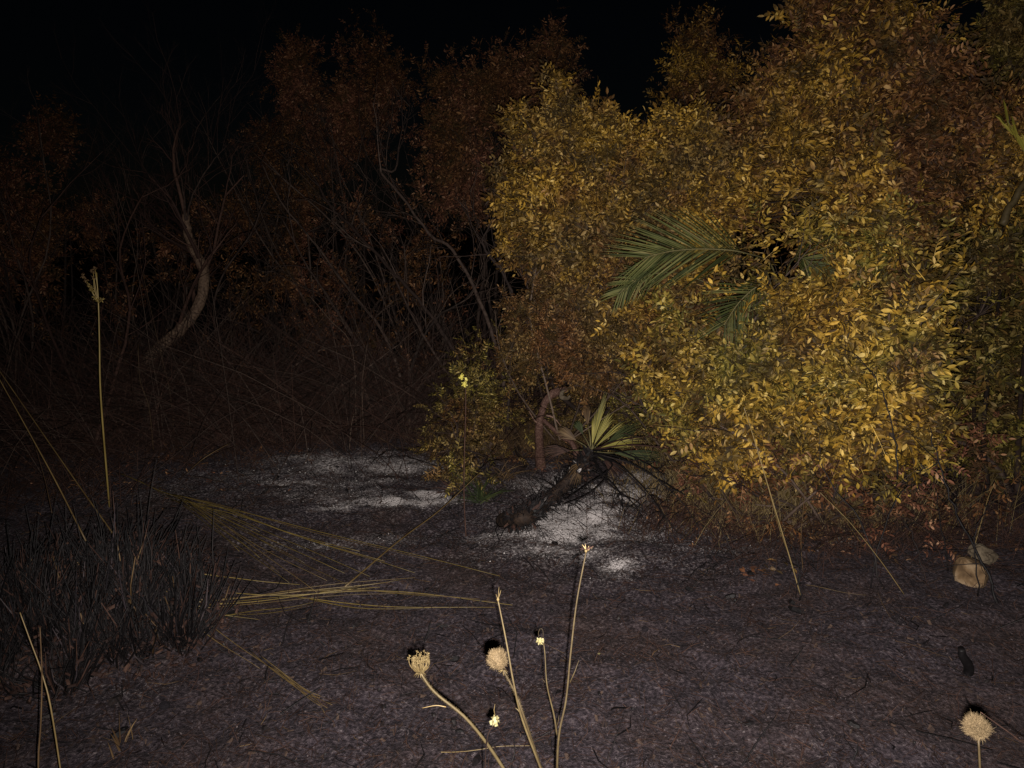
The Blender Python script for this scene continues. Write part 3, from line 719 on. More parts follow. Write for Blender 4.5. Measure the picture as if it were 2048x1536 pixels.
# leaf bases, overlapping scales
tg = unit(np.gradient(tp_, axis=0))
for k in range(290):
    f = rs.uniform(.10, .99)*(len(tp_)-1); i = min(int(f), len(tp_)-2); q = tp_[i]+(tp_[i+1]-tp_[i])*(f-i); r = rad[i]
    d = tg[i]; s = unit(np.cross(d, rs.randn(3))); n = unit(s*1.0)
    bb = np.cross(d, n); l = rs.uniform(.018, .05); wd = rs.uniform(.004, .012)
    a = q+n*r*rs.uniform(.98, 1.15)
    dd = unit(d*rs.uniform(.2, 1)+n*rs.uniform(.5, 1.2)+rs.randn(3)*.15)
    V = [a-bb*wd, a+bb*wd, a+dd*l*.6+bb*wd*.7+n*.004, a+dd*l*.6-bb*wd*.7+n*.004, a+dd*l, a+n*.008+dd*l*.3]
    part(MB().add(V, Q=[[0, 1, 2, 3]], T=[[3, 2, 4], [0, 3, 5], [1, 5, 2], [0, 5, 1], [5, 3, 2]]), 'leaf_base', M['char'] if rs.rand() < .72 else (M['ash'] if .45 < f/len(tp_) < .85 and rs.rand() < .5 else M['char_brown']), lt, False)
head = tp_[-1]
mb = MB()      # charred fibres and shreds sticking out all round the trunk
for k in range(900):
    f = rs.uniform(.12, .98)*(len(tp_)-1); i = min(int(f), len(tp_)-2); q = tp_[i]+(tp_[i+1]-tp_[i])*(f-i)
    n = unit(np.cross(tg[i], rs.randn(3))); p = q+n*rad[i]*.9; d = unit(n+tg[i]*rs.randn()*.8+np.array([0, 0, -.4*rs.rand()])); L = rs.uniform(.012, .055)
    mb.tube([p, p+d*L*.6, p+d*L+rs.randn(3)*.006], [.0022, .0014, .0005], 3, False)
part(mb, 'fibres', M['char'], lt, kind='stuff')
mb = MB()
for k in range(60):
    f = rs.uniform(.15, .95)*(len(tp_)-1); i = int(f); n = unit(np.cross(tg[i], rs.randn(3))); p = tp_[i]+n*rad[i]
    d = unit(n+rs.randn(3)*.4+np.array([0, 0, .1])); L = rs.uniform(.06, .20)
    e = p+d*L; e[2] = max(e[2]-.02, float(height(e[0], e[1]))+.003)
    mb.tube([p, p+d*L*.5+rs.randn(3)*.008, e], [.0022, .0016, .0007], 4, False)
part(mb, 'burnt_shreds', M['char'], lt, kind='stuff')
def fan(t, base, tip, spread, n, mat, seed, petiole=.35, wid=.012, fold=.3, nm='fan'):
    rs = np.random.RandomState(seed); d = tip-base; L = np.linalg.norm(d); d = unit(d)
    side = unit(np.cross(d, -FW+rs.randn(3)*.15)); hub = base+d*L*petiole
    f = part(MB().tube([base, base*.5+hub*.5+side*.004, hub], [.005, .004, .003], 5), nm, M['palm_tip'], t)
    b = np.array(t.location)
    for k in range(n):
        a = (k/(n-1)-.5)*spread if n > 1 else 0
        dd = unit(d*cos(a)+side*sin(a)+FW*rs.uniform(-.12, .12)); l = L*(1-petiole)*(1-.25*abs(a/spread*2)**2)*rs.uniform(.9, 1.05)
        nn = unit(np.cross(dd, side)); bb = np.cross(nn, dd)
        pts = np.array([hub, hub+dd*l*.4, hub+dd*l*.75+np.array([0, 0, -.004]), hub+dd*l+np.array([0, 0, -.018])]); ws = np.array([.15, 1, .8, .05])*wid*.5
        up_ = nn*fold*ws[:, None]
        V = np.concatenate([pts-bb*ws[:, None]+up_, pts, pts+bb*ws[:, None]+up_]); K = 4; Q = []
        for m in range(K-1): Q += [[m, m+1, K+m+1, K+m], [K+m, K+m+1, 2*K+m+1, 2*K+m]]
        mb = MB().add(V-b, Q); link('blade', mb.mesh('blade', mat, True), f)
zh = project(head[None])[2][0]
for (px_, py_, dz_, sp_, n_, m_, sd_, pt_, wd_) in [
    (1212, 776, -.02, .16, 14, 'fan', 31, .12, .0028), (1286, 872, -.1, .34, 18, 'fan', 32, .14, .0026), (1226, 815, 0, .35, 20, 'fan', 33, .15, .0028),
    (1252, 836, -.05, .22, 12, 'fan', 40, .15, .0026), (1196, 812, .03, .3, 14, 'fan', 47, .15, .0026),
    (1335, 915, -.1, .45, 16, 'herb', 34, .3, .004), (1290, 845, .15, .6, 18, 'herb', 35, .3, .0035), (1110, 850, .05, .8, 16, 'straw_brown', 36, .4, .004),
    (1150, 835, .05, .7, 16, 'herb', 37, .5, .004), (1080, 900, 0, .7, 14, 'char_brown', 38, .4, .004), (1140, 960, -.2, .9, 12, 'straw_brown', 39, .4, .004),
    (1170, 800, .1, .5, 14, 'straw_brown', 41, .5, .0035), (1250, 950, -.2, .8, 14, 'char_brown', 42, .4, .004)]:
    fan(lt, head, W(px_, py_, zh+dz_), sp_, n_, M[m_], sd_, pt_, wd_)
# charred leaf stalks drooping right and down
for k, pts in enumerate([
    [(1182, 902), (1230, 900), (1290, 925), (1330, 950)], [(1182, 905), (1240, 930), (1300, 990), (1335, 1045)], [(1185, 905), (1215, 945), (1180, 985), (1125, 1010)],
    [(1182, 905), (1250, 945), (1320, 1020), (1360, 1075)], [(1180, 905), (1225, 930), (1165, 975), (1130, 1000)], [(1185, 900), (1260, 890), (1340, 900), (1400, 935)],
    [(1182, 905), (1210, 960), (1260, 1000), (1290, 1040)], [(1185, 900), (1240, 880), (1310, 872)], [(1182, 905), (1240, 915), (1320, 960), (1370, 990)],
    [(1180, 905), (1200, 940), (1240, 985), (1245, 1020)], [(1182, 905), (1280, 935), (1360, 1000), (1400, 1060)]]):
    ww = []
    for j, (a, b_) in enumerate(pts):
        z = zh-.18*j
        g = G(a, b_); zg = project(g[None])[2][0]
        ww.append(W(a, b_, min(z, zg-.01)))
    P = spline(ww, 5); mb = MB().tube(P, np.linspace(.0055, .002, len(P)), 5)
    for m in range(len(P)//2, len(P)-1):
        for q in range(2):
            d = unit(P[m+1]-P[m]+rs.randn(3)*.5); mb.tube([P[m], P[m]+d*.05, P[m]+d*.09+np.array([0, 0, -.02])], [.002, .0015, .0006], 3, False)
    part(mb, 'burnt_stalk', M['char'] if k not in (5, 7) else M['char_brown'], lt)

# arched stump behind it
sb = drop(W(1082, 890, 4.75), -.03)
st = thing('arched_stump', sb, 'pinkish bare stump arching over to the right, shaped like a walking-stick handle', 'stump')
zz = 4.6
P = spline([sb, W(1078, 862, zz), W(1083, 828, zz), W(1092, 802, zz), W(1108, 786, zz), W(1134, 777, zz)], 12)
part(rough_tube(P, np.interp(np.linspace(0, 1, len(P)), [0, .12, .5, .8, 1], [.036, .024, .022, .027, .014]), 18, .28, 34), 'trunk', M['pink_bark'], st)
P = spline([drop(W(1168, 905, 4.5), .01), W(1148, 893, 4.5), W(1122, 872, 4.55), W(1086, 840, 4.58)], 10)
part(rough_tube(P, np.interp(np.linspace(0, 1, len(P)), [0, .3, 1], [.026, .016, .013]), 16, .3, 34, 9), 'limb', M['pink_bark'], st)
P = spline([W(1128, 779, zz), W(1122, 792, 4.56), W(1134, 797, 4.52), W(1140, 792, 4.5)], 8)
part(rough_tube(P, np.interp(np.linspace(0, 1, len(P)), [0, .6, 1], [.010, .014, .006]), 14, .4, 50, 12), 'broken_end', M['stone_pale'], st)
for k_, pts_ in enumerate([[(1092, 830), (1108, 836), (1122, 852)], [(1083, 850), (1070, 842), (1058, 822)], [(1120, 781), (1150, 772), (1190, 768), (1230, 780)]]):
    P = spline([W(a_, b_, zz-.03) for a_, b_ in pts_], 5); part(MB().tube(P, np.linspace(.007, .002, len(P)), 6), 'snag', M['pink_bark'] if k_ < 2 else M['bark_pale'], st)
# second thin arch of dead branches around it
bare('dead_branch', G(1250, 880), [(np.array([drop(W(1420, 960, 4.2), .0), W(1330, 905, 4.2), W(1240, 800, 4.3), W(1150, 770, 4.5), W(1060, 745, 4.7)]), .007)],
     'thin dead branch arching over the pinkish stump', 'branch', 108, 'bark', density=7, blen=.25, kids=(3,))
bare('dead_branch', G(1350, 1000), [(np.array([G(1372, 950, .0), W(1300, 835, 4.0), W(1262, 765, 4.05), W(1235, 740, 4.1)]), .010)],
     'dead branch leaning under the front shrub, right of the palm fans', 'branch', 109, 'bark', density=6, blen=.3, kids=(3,))

# ------------------------------------------------------------------ green tufts by the yellow flower stalk
def tuft(base, n, l, label, seed, mat, wid=.006, name='grass_tuft', cat='tuft', spread=.8, group=None):
    rs = np.random.RandomState(seed); t = thing(name, base, label, cat, group); me = None
    b = np.array(t.location); mb = MB()
    for k in range(n):
        d = unit(np.array([rs.randn()*spread, rs.randn()*spread, 1.0])); L = l*rs.uniform(.5, 1.1)
        p = base+np.array([rs.randn()*.02, rs.randn()*.02, -.005]); s = unit(np.cross(d, rs.randn(3)))
        pts = []; c = p.copy(); dd = d.copy()
        for m in range(5):
            pts.append(c.copy()); dd = unit(dd+np.array([d[0]*.12, d[1]*.12, -.16])); c = c+dd*L/4
        pts = np.array(pts); ws = np.array([.7, 1, .85, .5, .05])*wid*.5; nn = np.cross(s, d)
        V = np.concatenate([pts-s*ws[:, None]+nn*ws[:, None]*.5, pts, pts+s*ws[:, None]+nn*ws[:, None]*.5]); K = 5; Q = []
        for m in range(K-1): Q += [[m, m+1, K+m+1, K+m], [K+m, K+m+1, 2*K+m+1, 2*K+m]]
        part(MB().add(V, Q), 'blade', mat, t)
    return t
tuft(G(965, 1000), 46, .22, 'small dark green tuft at the edge of the ash beside the yellow flower stalk', 51, M['herb'], .009)
tuft(G(905, 985), 40, .18, 'brown scorched tuft just left of the yellow flower stalk', 52, M['char_brown'], .006)
tuft(G(900, 950), 30, .20, 'orange-brown tuft behind the yellow flower stalk', 53, M['straw_brown'], .006)
tuft(G(1010, 955), 40, .20, 'dull gold tuft between the yellow flower stalk and the burnt palm', 54, M['straw_brown'], .005)
tuft(G(1330, 940), 40, .30, 'green blades growing right behind the burnt palm head', 55, M['herb'], .008)

# ------------------------------------------------------------------ dry grass under the shrubs (stuff) and rusty leaf litter
def grass_mass(name, n, region, l, label, seed, mat, r=.0011, lean=.35):
    rs = np.random.RandomState(seed); mb = MB(); xs_ = []; 
    cen = [G(*rg[:2]) for rg in region]; wgt = np.array([rg[3] for rg in region], float); wgt /= wgt.sum()
    k = rs.choice(len(region), n, p=wgt)
    c = np.array([cen[i] for i in k]); rr = np.array([region[i][2] for i in k])
    x = c[:, 0]+rs.randn(n)*rr; y = c[:, 1]+rs.randn(n)*rr*.6
    z = height(x, y)-.005; L = (l*(.3+.9*rs.rand(n)**1.5))[:, None]
    d = unit(np.stack([rs.randn(n)*lean, rs.randn(n)*lean, np.ones(n)], -1))
    p = np.stack([x, y, z], -1); a = unit(np.cross(d, rs.randn(n, 3))); b = np.cross(d, a)
    bend = np.stack([d[:, 0], d[:, 1], -.4*np.ones(n)], -1)*L*.35
    rings = []
    for t, w_ in ((0, 1), (.4, .9), (.75, .7), (1, .3)):
        m_ = p+d*L*t+bend*t*t
        for an in (0, 2.1, 4.2): rings.append(m_+r*w_*(a*cos(an)+b*sin(an)))
    V = np.stack(rings, 1).reshape(-1, 3); i = np.arange(n)*12; Q = []
    for s_ in (0, 3, 6):
        for p_ in range(3):
            q = (p_+1) % 3; Q.append(np.stack([i+s_+p_, i+s_+q, i+s_+3+q, i+s_+3+p_], -1))
    return tag(link(name, MB().add(V, np.concatenate(Q)).mesh(name, mat)), label, 'grass', kind='stuff')
grass_mass('dry_grass', 2300, [(1560, 1020, .25, 1), (1450, 1010, .2, 1), (1650, 1030, .28, 1), (1380, 985, .18, .8), (1780, 1040, .3, .6), (1500, 1060, .2, .6)], .42,
           'thin dry grass standing under the skirt of the front shrub', 61, M['straw'], .0010)
grass_mass('dead_stems', 2000, [(1440, 1060, .25, 1), (1600, 1070, .3, 1), (1750, 1090, .3, 1), (1900, 1050, .3, .8), (1350, 1040, .15, .6), (1990, 1080, .2, .7)], .26,
           'tangle of scorched red-brown stems along the foot of the shrubs', 62, M['char_brown'], .0016, .7)
grass_mass('scorched_grass', 2200, [(350, 900, .4, 1), (150, 920, .5, 1), (520, 880, .35, .8), (700, 868, .35, .7), (860, 868, .2, .5), (60, 1000, .3, .6)], .30,
           'scorched grass remains along the back of the clearing on the left', 63, M['char_brown'], .0018, .8)
grass_mass('dead_brush', 3800, [(120, 850, .7, 1), (350, 850, .7, 1.2), (560, 846, .6, 1.2), (760, 850, .6, 1.2), (940, 850, .35, .8), (30, 880, .5, .8)], 1.1,
           'dense dark tangle of dead brush at the back of the clearing on the left', 67, M['char_brown'], .0024, .75)
grass_mass('dead_twigs', 1500, [(200, 850, .9, 1), (600, 846, .9, 1.2), (880, 850, .4, 1)], 1.3,
           'sparse reddish dead twigs sticking up in the dark on the left', 68, M['bark'], .0022, .6)
grass_mass('scrub_undergrowth', 1600, [(1000, 890, .2, 1), (1100, 900, .25, 1), (1250, 900, .25, 1), (930, 900, .15, .8), (1350, 930, .2, .7)], .30,
           'thin brown and gold undergrowth behind the burnt palm', 64, M['straw_brown'], .0014, .6)
def leaf_litter(name, n, region, label, seed, mat, s0=.5):
    rs = np.random.RandomState(seed); k = rs.choice(len(region), n)
    c = np.array([G(*region[i][:2]) for i in k]); rr = np.array([region[i][2] for i in k])
    x = c[:, 0]+rs.randn(n)*rr; y = c[:, 1]+rs.randn(n)*rr*.6; z = height(x, y)+.004+.03*rs.rand(n)**3
    pos = np.stack([x, y, z], -1); ax = unit(np.stack([rs.randn(n), rs.randn(n), rs.randn(n)*.25], -1)); nr = unit(np.stack([rs.randn(n)*.4, rs.randn(n)*.4-.2, np.ones(n)], -1))
    mb = foliage_mesh(pos, ax, nr, s0*(.6+.7*rs.rand(n)), TPO, rs)
    return tag(link(name, mb.mesh(name, mat, False)), label, 'leaf litter', kind='stuff')
leaf_litter('leaf_litter', 1500, [(1400, 1020, .16), (1500, 1050, .2), (1420, 1040, .12), (1620, 1050, .25), (1740, 1060, .25), (1850, 1060, .3), (1960, 1070, .25)],
            'fallen rusty leaves lying under the skirt of the shrubs', 65, M['leaf_dry'])
leaf_litter('fallen_leaves', 1500, [(950, 900, .2), (1060, 910, .25), (1180, 900, .25), (1320, 930, .2), (200, 950, .5), (420, 900, .4)],
            'scorched leaves littering the ground in front of the scrub', 66, M['leaf_dry'], .45)

for lab, cx_, cy_, n_, mt in [('little heap of orange fallen leaves on the dark ground below the front shrub', 1522, 1148, 16, 'leaf_dry'), ('few yellow fallen leaves beside the orange leaf heap', 1578, 1134, 5, 'leaf_front')]:
    rs = np.random.RandomState(cx_); p = G(cx_, cy_); t = thing('fallen_leaf_heap', p, lab, 'leaves')
    for k in range(n_):
        V, Q, T = TPO[0]; ax = unit(np.array([rs.randn(), rs.randn(), rs.randn()*.25])); nr = unit(np.array([rs.randn()*.5, rs.randn()*.5-.5, 1]))
        X_, Y_, Z_ = frames(ax[None], nr[None]); q = drop(p+np.array([rs.randn()*.05, rs.randn()*.035, 0]), .006+.01*rs.rand())
        part(MB().add(q+.62*(V[:, 0:1]*X_+V[:, 1:2]*Y_+V[:, 2:3]*Z_), Q, T), 'leaf', M[mt], t, False)

# ------------------------------------------------------------------ burnt rush tussock, front left
tb = G(205, 1215)
tt = thing('burnt_tussock', drop(tb), 'big black burnt rush tussock with orange unburnt stubs, front left', 'tussock')
rs = np.random.RandomState(71); b = np.array(tt.location)
stub_ms = []
for k in range(10):
    r_ = rs.uniform(.0016, .0034); L = rs.uniform(.14, .29)
    P = np.array([[0, 0, 0], [rs.randn()*.005, rs.randn()*.005, L*.5], [rs.randn()*.012, rs.randn()*.012, L]])
    V = MB().tube(P, [r_*1.3, r_, r_*.8], 5)
    stub_ms.append(V.mesh('stub', M['char'] if k < 5 else (M['char_brown'] if k < 8 else M['straw_brown'])))
stub_or = []
for k in range(2):
    P = np.array([[0, 0, 0], [.002, 0, .06], [.004, .002, .11]]); stub_or.append(MB().tube(P, [.0028, .0026, .0018], 5).mesh('stub', M['straw_brown']))
bun = []
for k in range(120):
    a_ = rs.rand()*2*pi; q_ = sqrt(rs.rand()); bun.append((tb[0]-.03+cos(a_)*q_*.41, tb[1]+sin(a_)*q_*.40, rs.uniform(.35, 1.1), rs.randn(2)*.24, q_, a_))
def tuss_pt():
    x0, y0, hh, ln, q, a = bun[rs.randint(len(bun))]
    o = rs.randn(2)*.022; x = x0+o[0]; y = y0+o[1]
    return np.array([x, y, float(height(x, y))-.01]), q, a, hh, ln+o*9
for k in range(300):
    p, q, a, hh, ln = tuss_pt()
    o = link('stub', stub_ms[rs.randint(8)] if k > 40 else (stub_or[k % 2] if k > 14 else stub_ms[8+k % 2]), tt)
    o.location = tuple(p-b); o.rotation_euler = (-ln[1]*.8+rs.randn()*.1, ln[0]*.8+rs.randn()*.1, rs.rand()*6); o.scale = (1, 1, hh*.85)
mb = MB(); mb2 = MB(); mb3 = MB()
for k in range(4200):
    p, q, a, hh, ln = tuss_pt(); L = rs.uniform(.06, .27)*hh; d = unit([ln[0]+rs.randn()*.15, ln[1]+rs.randn()*.15, 1])
    u = rs.rand(); L *= .45+1.1*rs.rand()**2; (mb if u < .88 else mb2 if u < .95 else mb3).tube([p, p+d*L*.6, p+d*L+rs.randn(3)*.012], [.0036, .0028, .0012], 3, False)
nck = 2600; a_ = rs.rand(nck)*2*pi; q_ = np.sqrt(rs.rand(nck))
cx_ = tb[0]+np.cos(a_)*q_*.5; cy_ = tb[1]+np.sin(a_)*q_*.47
Vc, Tc = chips(nck, cx_, cy_, .003, .011, rs, 1.2, 1.6); Vc[:, 2] += np.repeat(rs.rand(nck)**2*.12, 5)
part(MB().add(Vc, T=Tc), 'charred_clods', M['char_brown'], tt, False, kind='stuff')
part(mb, 'charred_stubs', M['char'], tt, kind='stuff'); part(mb2, 'scorched_stubs', M['char_brown'], tt, kind='stuff'); part(mb3, 'grey_stubs', M['litter'], tt, kind='stuff')
# smaller burnt clump to its left
t2b = G(40, 1230)
t2 = thing('burnt_tussock', drop(t2b), 'smaller burnt clump cut by the left edge of the photo', 'tussock')
mb = MB(); mb2 = MB()
for k in range(700):
    a = rs.rand()*6.28; q = sqrt(rs.rand()); x = t2b[0]-.1+cos(a)*q*.22; y = t2b[1]+sin(a)*q*.22; p = np.array([x, y, float(height(x, y))-.01])
    d = unit([rs.randn()*.25, rs.randn()*.25, 1]); (mb if rs.rand() < .7 else mb2).tube([p, p+d*.08, p+d*rs.uniform(.1, .2)], [.003, .0025, .0014], 3, False)
part(mb, 'charred_stubs', M['char'], t2, kind='stuff'); part(mb2, 'scorched_stubs', M['char_brown'], t2, kind='stuff')

# ------------------------------------------------------------------ sheaves of rush stems fallen over the ash
def ground_line(pts, lift=.015, arc=0.0, m=5):
    """a stem that lies along the ground: pixels -> ground points, kept just above the surface"""
    P = spline([G(a, b_, 0) for a, b_ in pts], m)
    n = len(P)
    for i in range(n):
        t = i/(n-1); P[i, 2] = float(height(P[i, 0], P[i, 1]))+lift+arc*4*t*(1-t)
    # stiff: smooth the heights
    z = P[:, 2].copy()
    for _ in range(4): z[1:-1] = (z[:-2]+z[1:-1]*2+z[2:])/4
    P[:, 2] = np.maximum(z, height(P[:, 0], P[:, 1])+.003)
    return P
def sheaf(label, lines, seed, mat='rush', r=.0019, lift=.02, arc=.0, name='rush_sheaf', m=5):
    rs = np.random.RandomState(seed); base = G(*lines[0][0]); t = thing(name, base, label, 'rush stems', 'sheaves of fallen rush stems')
    for k, pts in enumerate(lines):
        P = ground_line(pts, lift+rs.rand()*.015, arc*rs.uniform(.6, 1.2), m)
        part(MB().tube(P, np.linspace(r*rs.uniform(.8, 1.2), r*.45, len(P)), 5), 'stem', M[mat] if rs.rand() < .75 else M['straw'], t)
    return t
s1 = [(365, 1020)]
ends = [(860, 1135), (770, 1140), (720, 1115), (1000, 1170), (690, 1160), (655, 1180), (635, 1200), (580, 1185), (700, 1185), (560, 1160), (830, 1160), (610, 1140), (520, 1130), (740, 1170), (480, 1120)]
lines = []
rr = random.Random(4)
for e in ends:
    sx, sy = 350+rr.uniform(-25, 30), 1012+rr.uniform(-14, 16)
    mx, my = sx+(e[0]-sx)*.45, sy+(e[1]-sy)*.52+rr.uniform(-4, 6)
    lines.append([(sx, sy), (mx, my), e])
lines.append([(235, 955), (300, 990), (380, 1035), (470, 1075)])
lines.append([(250, 960), (330, 1005), (400, 1030), (520, 1075)])
sheaf('sheaf of rush stems fanning out rightwards from the top of the black tussock', lines, 81, arc=.035, lift=.03)
lines = []
for (sx, sy, ex, ey, c) in [(382, 1208, 830, 1162, 0), (384, 1214, 780, 1172, 2), (382, 1222, 720, 1180, 4), (385, 1228, 810, 1196, 0), (470, 1196, 1025, 1220, -14), (440, 1245, 640, 1212, 3), (400, 1240, 620, 1218, 6),
                            (560, 1192, 960, 1208, -4), (600, 1190, 880, 1205, -4), (620, 1205, 860, 1222, 8), (590, 1200, 990, 1222, 10), (400, 1232, 520, 1245, 0), (430, 1215, 760, 1180, 3), (640, 1190, 800, 1165, 0), (410, 1160, 600, 1180, 2)]:
    lines.append([(sx, sy), ((sx+ex)/2, (sy+ey)/2+c), (ex, ey)])
sheaf('flat bundle of straight rush stems lying left to right across the burnt ground', lines, 82, lift=.012)
lines = [[(312, 1178), (400, 1240), (520, 1330), (600, 1390), (640, 1420)], [(520, 1322), (590, 1375), (650, 1410)], [(540, 1340), (600, 1385), (655, 1425)], [(500, 1310), (590, 1380), (640, 1405)], [(560, 1355), (610, 1390), (665, 1420)], [(570, 1365), (625, 1400), (650, 1435)], [(345, 1210), (430, 1290), (520, 1345)]]
sheaf('thin stem running down from the tussock and ending in a golden tuft', lines, 83, mat='straw', lift=.012, r=.0017)

# ------------------------------------------------------------------ single dry stems
def stem(label, pts3, r=.002, mat='straw', name='dry_straw', group='single dry straws', cat='straw', n=5):
    P = spline(pts3, 5); t = tag(link(name, None), label, cat, group) if False else None
    base = np.array(pts3[0]); mb = MB().tube(P-base, np.linspace(r, r*.5, len(P)), n)
    o = link(name, mb.mesh(name, M[mat])); o.location = tuple(base); return tag(o, label, cat, group)
def gz(px, py, z):  # point at pixel at depth z, never under ground
    p = W(px, py, z); p[2] = max(p[2], float(height(p[0], p[1]))+.004); return p
stem('straight pale stem slanting from the flat rush bundle up to the green tufts', [G(690, 1178, .01), G(800, 1100, .03)+np.array([0, 0, .02]), W(880, 1020, 3.75), W(960, 945, 3.9)], .0042, 'straw')
stem('long straight stem slanting down from the left edge, the upper of the pair', [gz(235, 1080, 3.1), W(150, 960, 3.3), W(60, 830, 3.5), W(-30, 700, 3.6)][::1], .0032, 'straw')
stem('long straight stem slanting down from the left edge, the lower of the pair', [gz(172, 1082, 2.9), W(110, 960, 3.0), W(50, 850, 3.1), W(-20, 725, 3.2)], .0032, 'straw')
stem('short thin stem hanging beside the lower long stem at the left', [gz(104, 1026, 3.0), W(90, 960, 3.1), W(70, 890, 3.15)], .0018, 'straw_brown')
stem('reddish stem leaning right at the back left, crossing the tussock top', [G(365, 955, .005), W(410, 915, 4.2), W(462, 885, 4.4)], .0030, 'straw_brown')
for k, (lab, pts, z, r, m_) in enumerate([
    ('tallest of the thin upright stems beside the curved trunk', [(318, 790), (300, 700), (285, 600), (262, 480), (228, 365)], 5.0, .0026, 'bark_pale'),
    ('thin upright stem just right of the tallest one by the curved trunk', [(340, 785), (322, 710), (302, 620), (285, 545)], 5.0, .0026, 'straw_brown'),
    ('straight stem leaning right under the curved trunk', [(372, 775), (350, 720), (335, 680)], 5.0, .0024, 'bark_pale'),
    ('thin rusty stem between the umbel stalk and the curved trunk', [(298, 815), (280, 760), (276, 690)], 4.8, .0030, 'straw_brown'),
    ('pale twig standing in front of the bare branches, nearly upright', [(724, 780), (730, 720), (738, 665)], 5.0, .0030, 'bark_pale'),
    ('thin pale twig leaning left in the dark middle', [(705, 700), (660, 640), (618, 590)], 5.2, .0024, 'bark_pale'),
    ('small pale twig leaning right above the back of the ash', [(546, 708), (560, 685), (573, 662)], 5.2, .0020, 'bark_pale'),
    ('short pale twig sticking out at the back edge of the ash', [(697, 875), (703, 850), (708, 828)], 5.0, .0024, 'bark_pale')]):
    P = [W(a, b_, z) for a, b_ in pts]; g = drop(P[0]); 
    P = [g]+P[1:] if P[0][2]-g[2] < .1 else [g+np.array([0, 0, -.01])]+P
    stem(lab, P, r, m_)
# right side stems
for lab, pts, z, z2, r, m_ in [
    ('brightest straw stem leaning left in front of the shrub skirt', [(1602, 1195), (1575, 1100), (1540, 985), (1512, 890), (1488, 815)], 3.35, 3.15, .0026, 'straw'),
    ('second straw stem running close alongside the brightest one', [(1585, 1130), (1560, 1060), (1535, 970), (1515, 905)], 3.5, 3.2, .0018, 'straw'),
    ('fine pale straw crossing down rightwards under the shrub, upper of the two', [(1730, 1098), (1690, 1040), (1650, 980), (1618, 945)], 3.6, 3.4, .0016, 'straw'),
    ('fine pale straw crossing down rightwards under the shrub, lower of the two', [(1808, 1190), (1760, 1120), (1700, 1045), (1640, 985)], 3.35, 3.3, .0018, 'straw'),
    ('thin straw leaning left above the crossing stems', [(1728, 1010), (1695, 960), (1668, 912)], 3.7, 3.5, .0018, 'straw'),
    ('tall pale stem leaning right above the two stones', [(1940, 1125), (1958, 1060), (1975, 1000), (1988, 968)], 3.4, 3.3, .0020, 'straw'),
    ('upright straw stem right of the brightest one', [(1606, 1145), (1602, 1080), (1608, 1000), (1612, 950)], 3.5, 3.4, .0015, 'straw_brown'),
    ('long low straw stem running right from the burnt palm under the shrub', [(1490, 975), (1420, 945), (1330, 905), (1300, 885)], 3.9, 3.9, .0022, 'straw_brown')]:
    g = G(*pts[0]); zg = project(g[None])[2][0]
    if zg > 4.4: zg = z
    P = [W(a, b_, zg+(z2-z)*1.2*k/(len(pts)-1)) for k, (a, b_) in enumerate(pts)]
    if zg == z: P = [drop(P[0])]+P
    else: P[0] = g
    P = [np.array([q[0], q[1], max(q[2], float(height(q[0], q[1]))+.003)]) for q in P]
    stem(lab, P, r, m_)
for lab, pts, r, m_ in [
    ('short straw lying flat at the bottom, crossing the carrot stalk', [(882, 1508), (950, 1507), (1060, 1495)], .0013, 'straw'),
    ('straw lying on the ground right of the shrub skirt', [(1610, 1172), (1660, 1180), (1732, 1193)], .0012, 'straw'),
    ('faint straw lying on the dark ground above the right seed head', [(1790, 1285), (1850, 1302), (1895, 1318)], .0012, 'straw_brown'),
    ('pale curved straw on the ground right of the ash', [(1250, 1062), (1310, 1052), (1345, 1066)], .0014, 'straw_brown')]:
    P = ground_line(pts, .006); o = stem(lab, P, r, m_)
# stems at the lower left corner
for lab, pts, z, r, m_ in [
    ('bright straw blade leaning right beside the left edge', [(106, 1440), (85, 1350), (60, 1280), (40, 1225)], 1.75, .0020, 'straw'),
    ('upright straw blade rising from the bottom left corner', [(78, 1560), (82, 1440), (84, 1350), (80, 1255)], 1.70, .0022, 'straw_brown')]:
    P = [W(a, b_, z) for a, b_ in pts]; g = drop(P[0]); P = [g]+P if np.linalg.norm(P[0]-g) > .03 else P
    stem(lab, P, r, m_)

t = thing('green_frond', drop(W(2200, 1000, 4.2), -.02), 'yellow-green blades hanging in at the upper right edge, above the broken limb', 'plant')
P = spline([np.array(t.location), W(2180, 700, 4.1), W(2120, 380, 4.0), W(2060, 320, 3.95), W(2012, 235, 3.9)], 5)
part(MB().tube(P, np.linspace(.012, .002, len(P)), 6), 'stem', M['palm_tip'], t)
for k in range(9):
    rs_ = np.random.RandomState(700+k); q = W(2068-7*k, 330-10*k, 3.93); d = unit(W(2008+rs_.randn()*8, 225+rs_.randn()*12, 3.88)-q+rs_.randn(3)*.02); L = .14+.06*rs_.rand(); sd_ = unit(np.cross(d, FW))
    pts = np.array([q, q+d*L*.4, q+d*L*.75, q+d*L+np.array([0, 0, -.01])]); ws = np.array([.3, 1, .8, .05])*.008
    V = np.concatenate([pts-sd_*ws[:, None], pts+FW*.002, pts+sd_*ws[:, None]]); Q = []
    for m in range(3): Q += [[m, m+1, 4+m+1, 4+m], [4+m, 4+m+1, 8+m+1, 8+m]]
    part(MB().add(V, Q), 'blade', M['fan'], t)

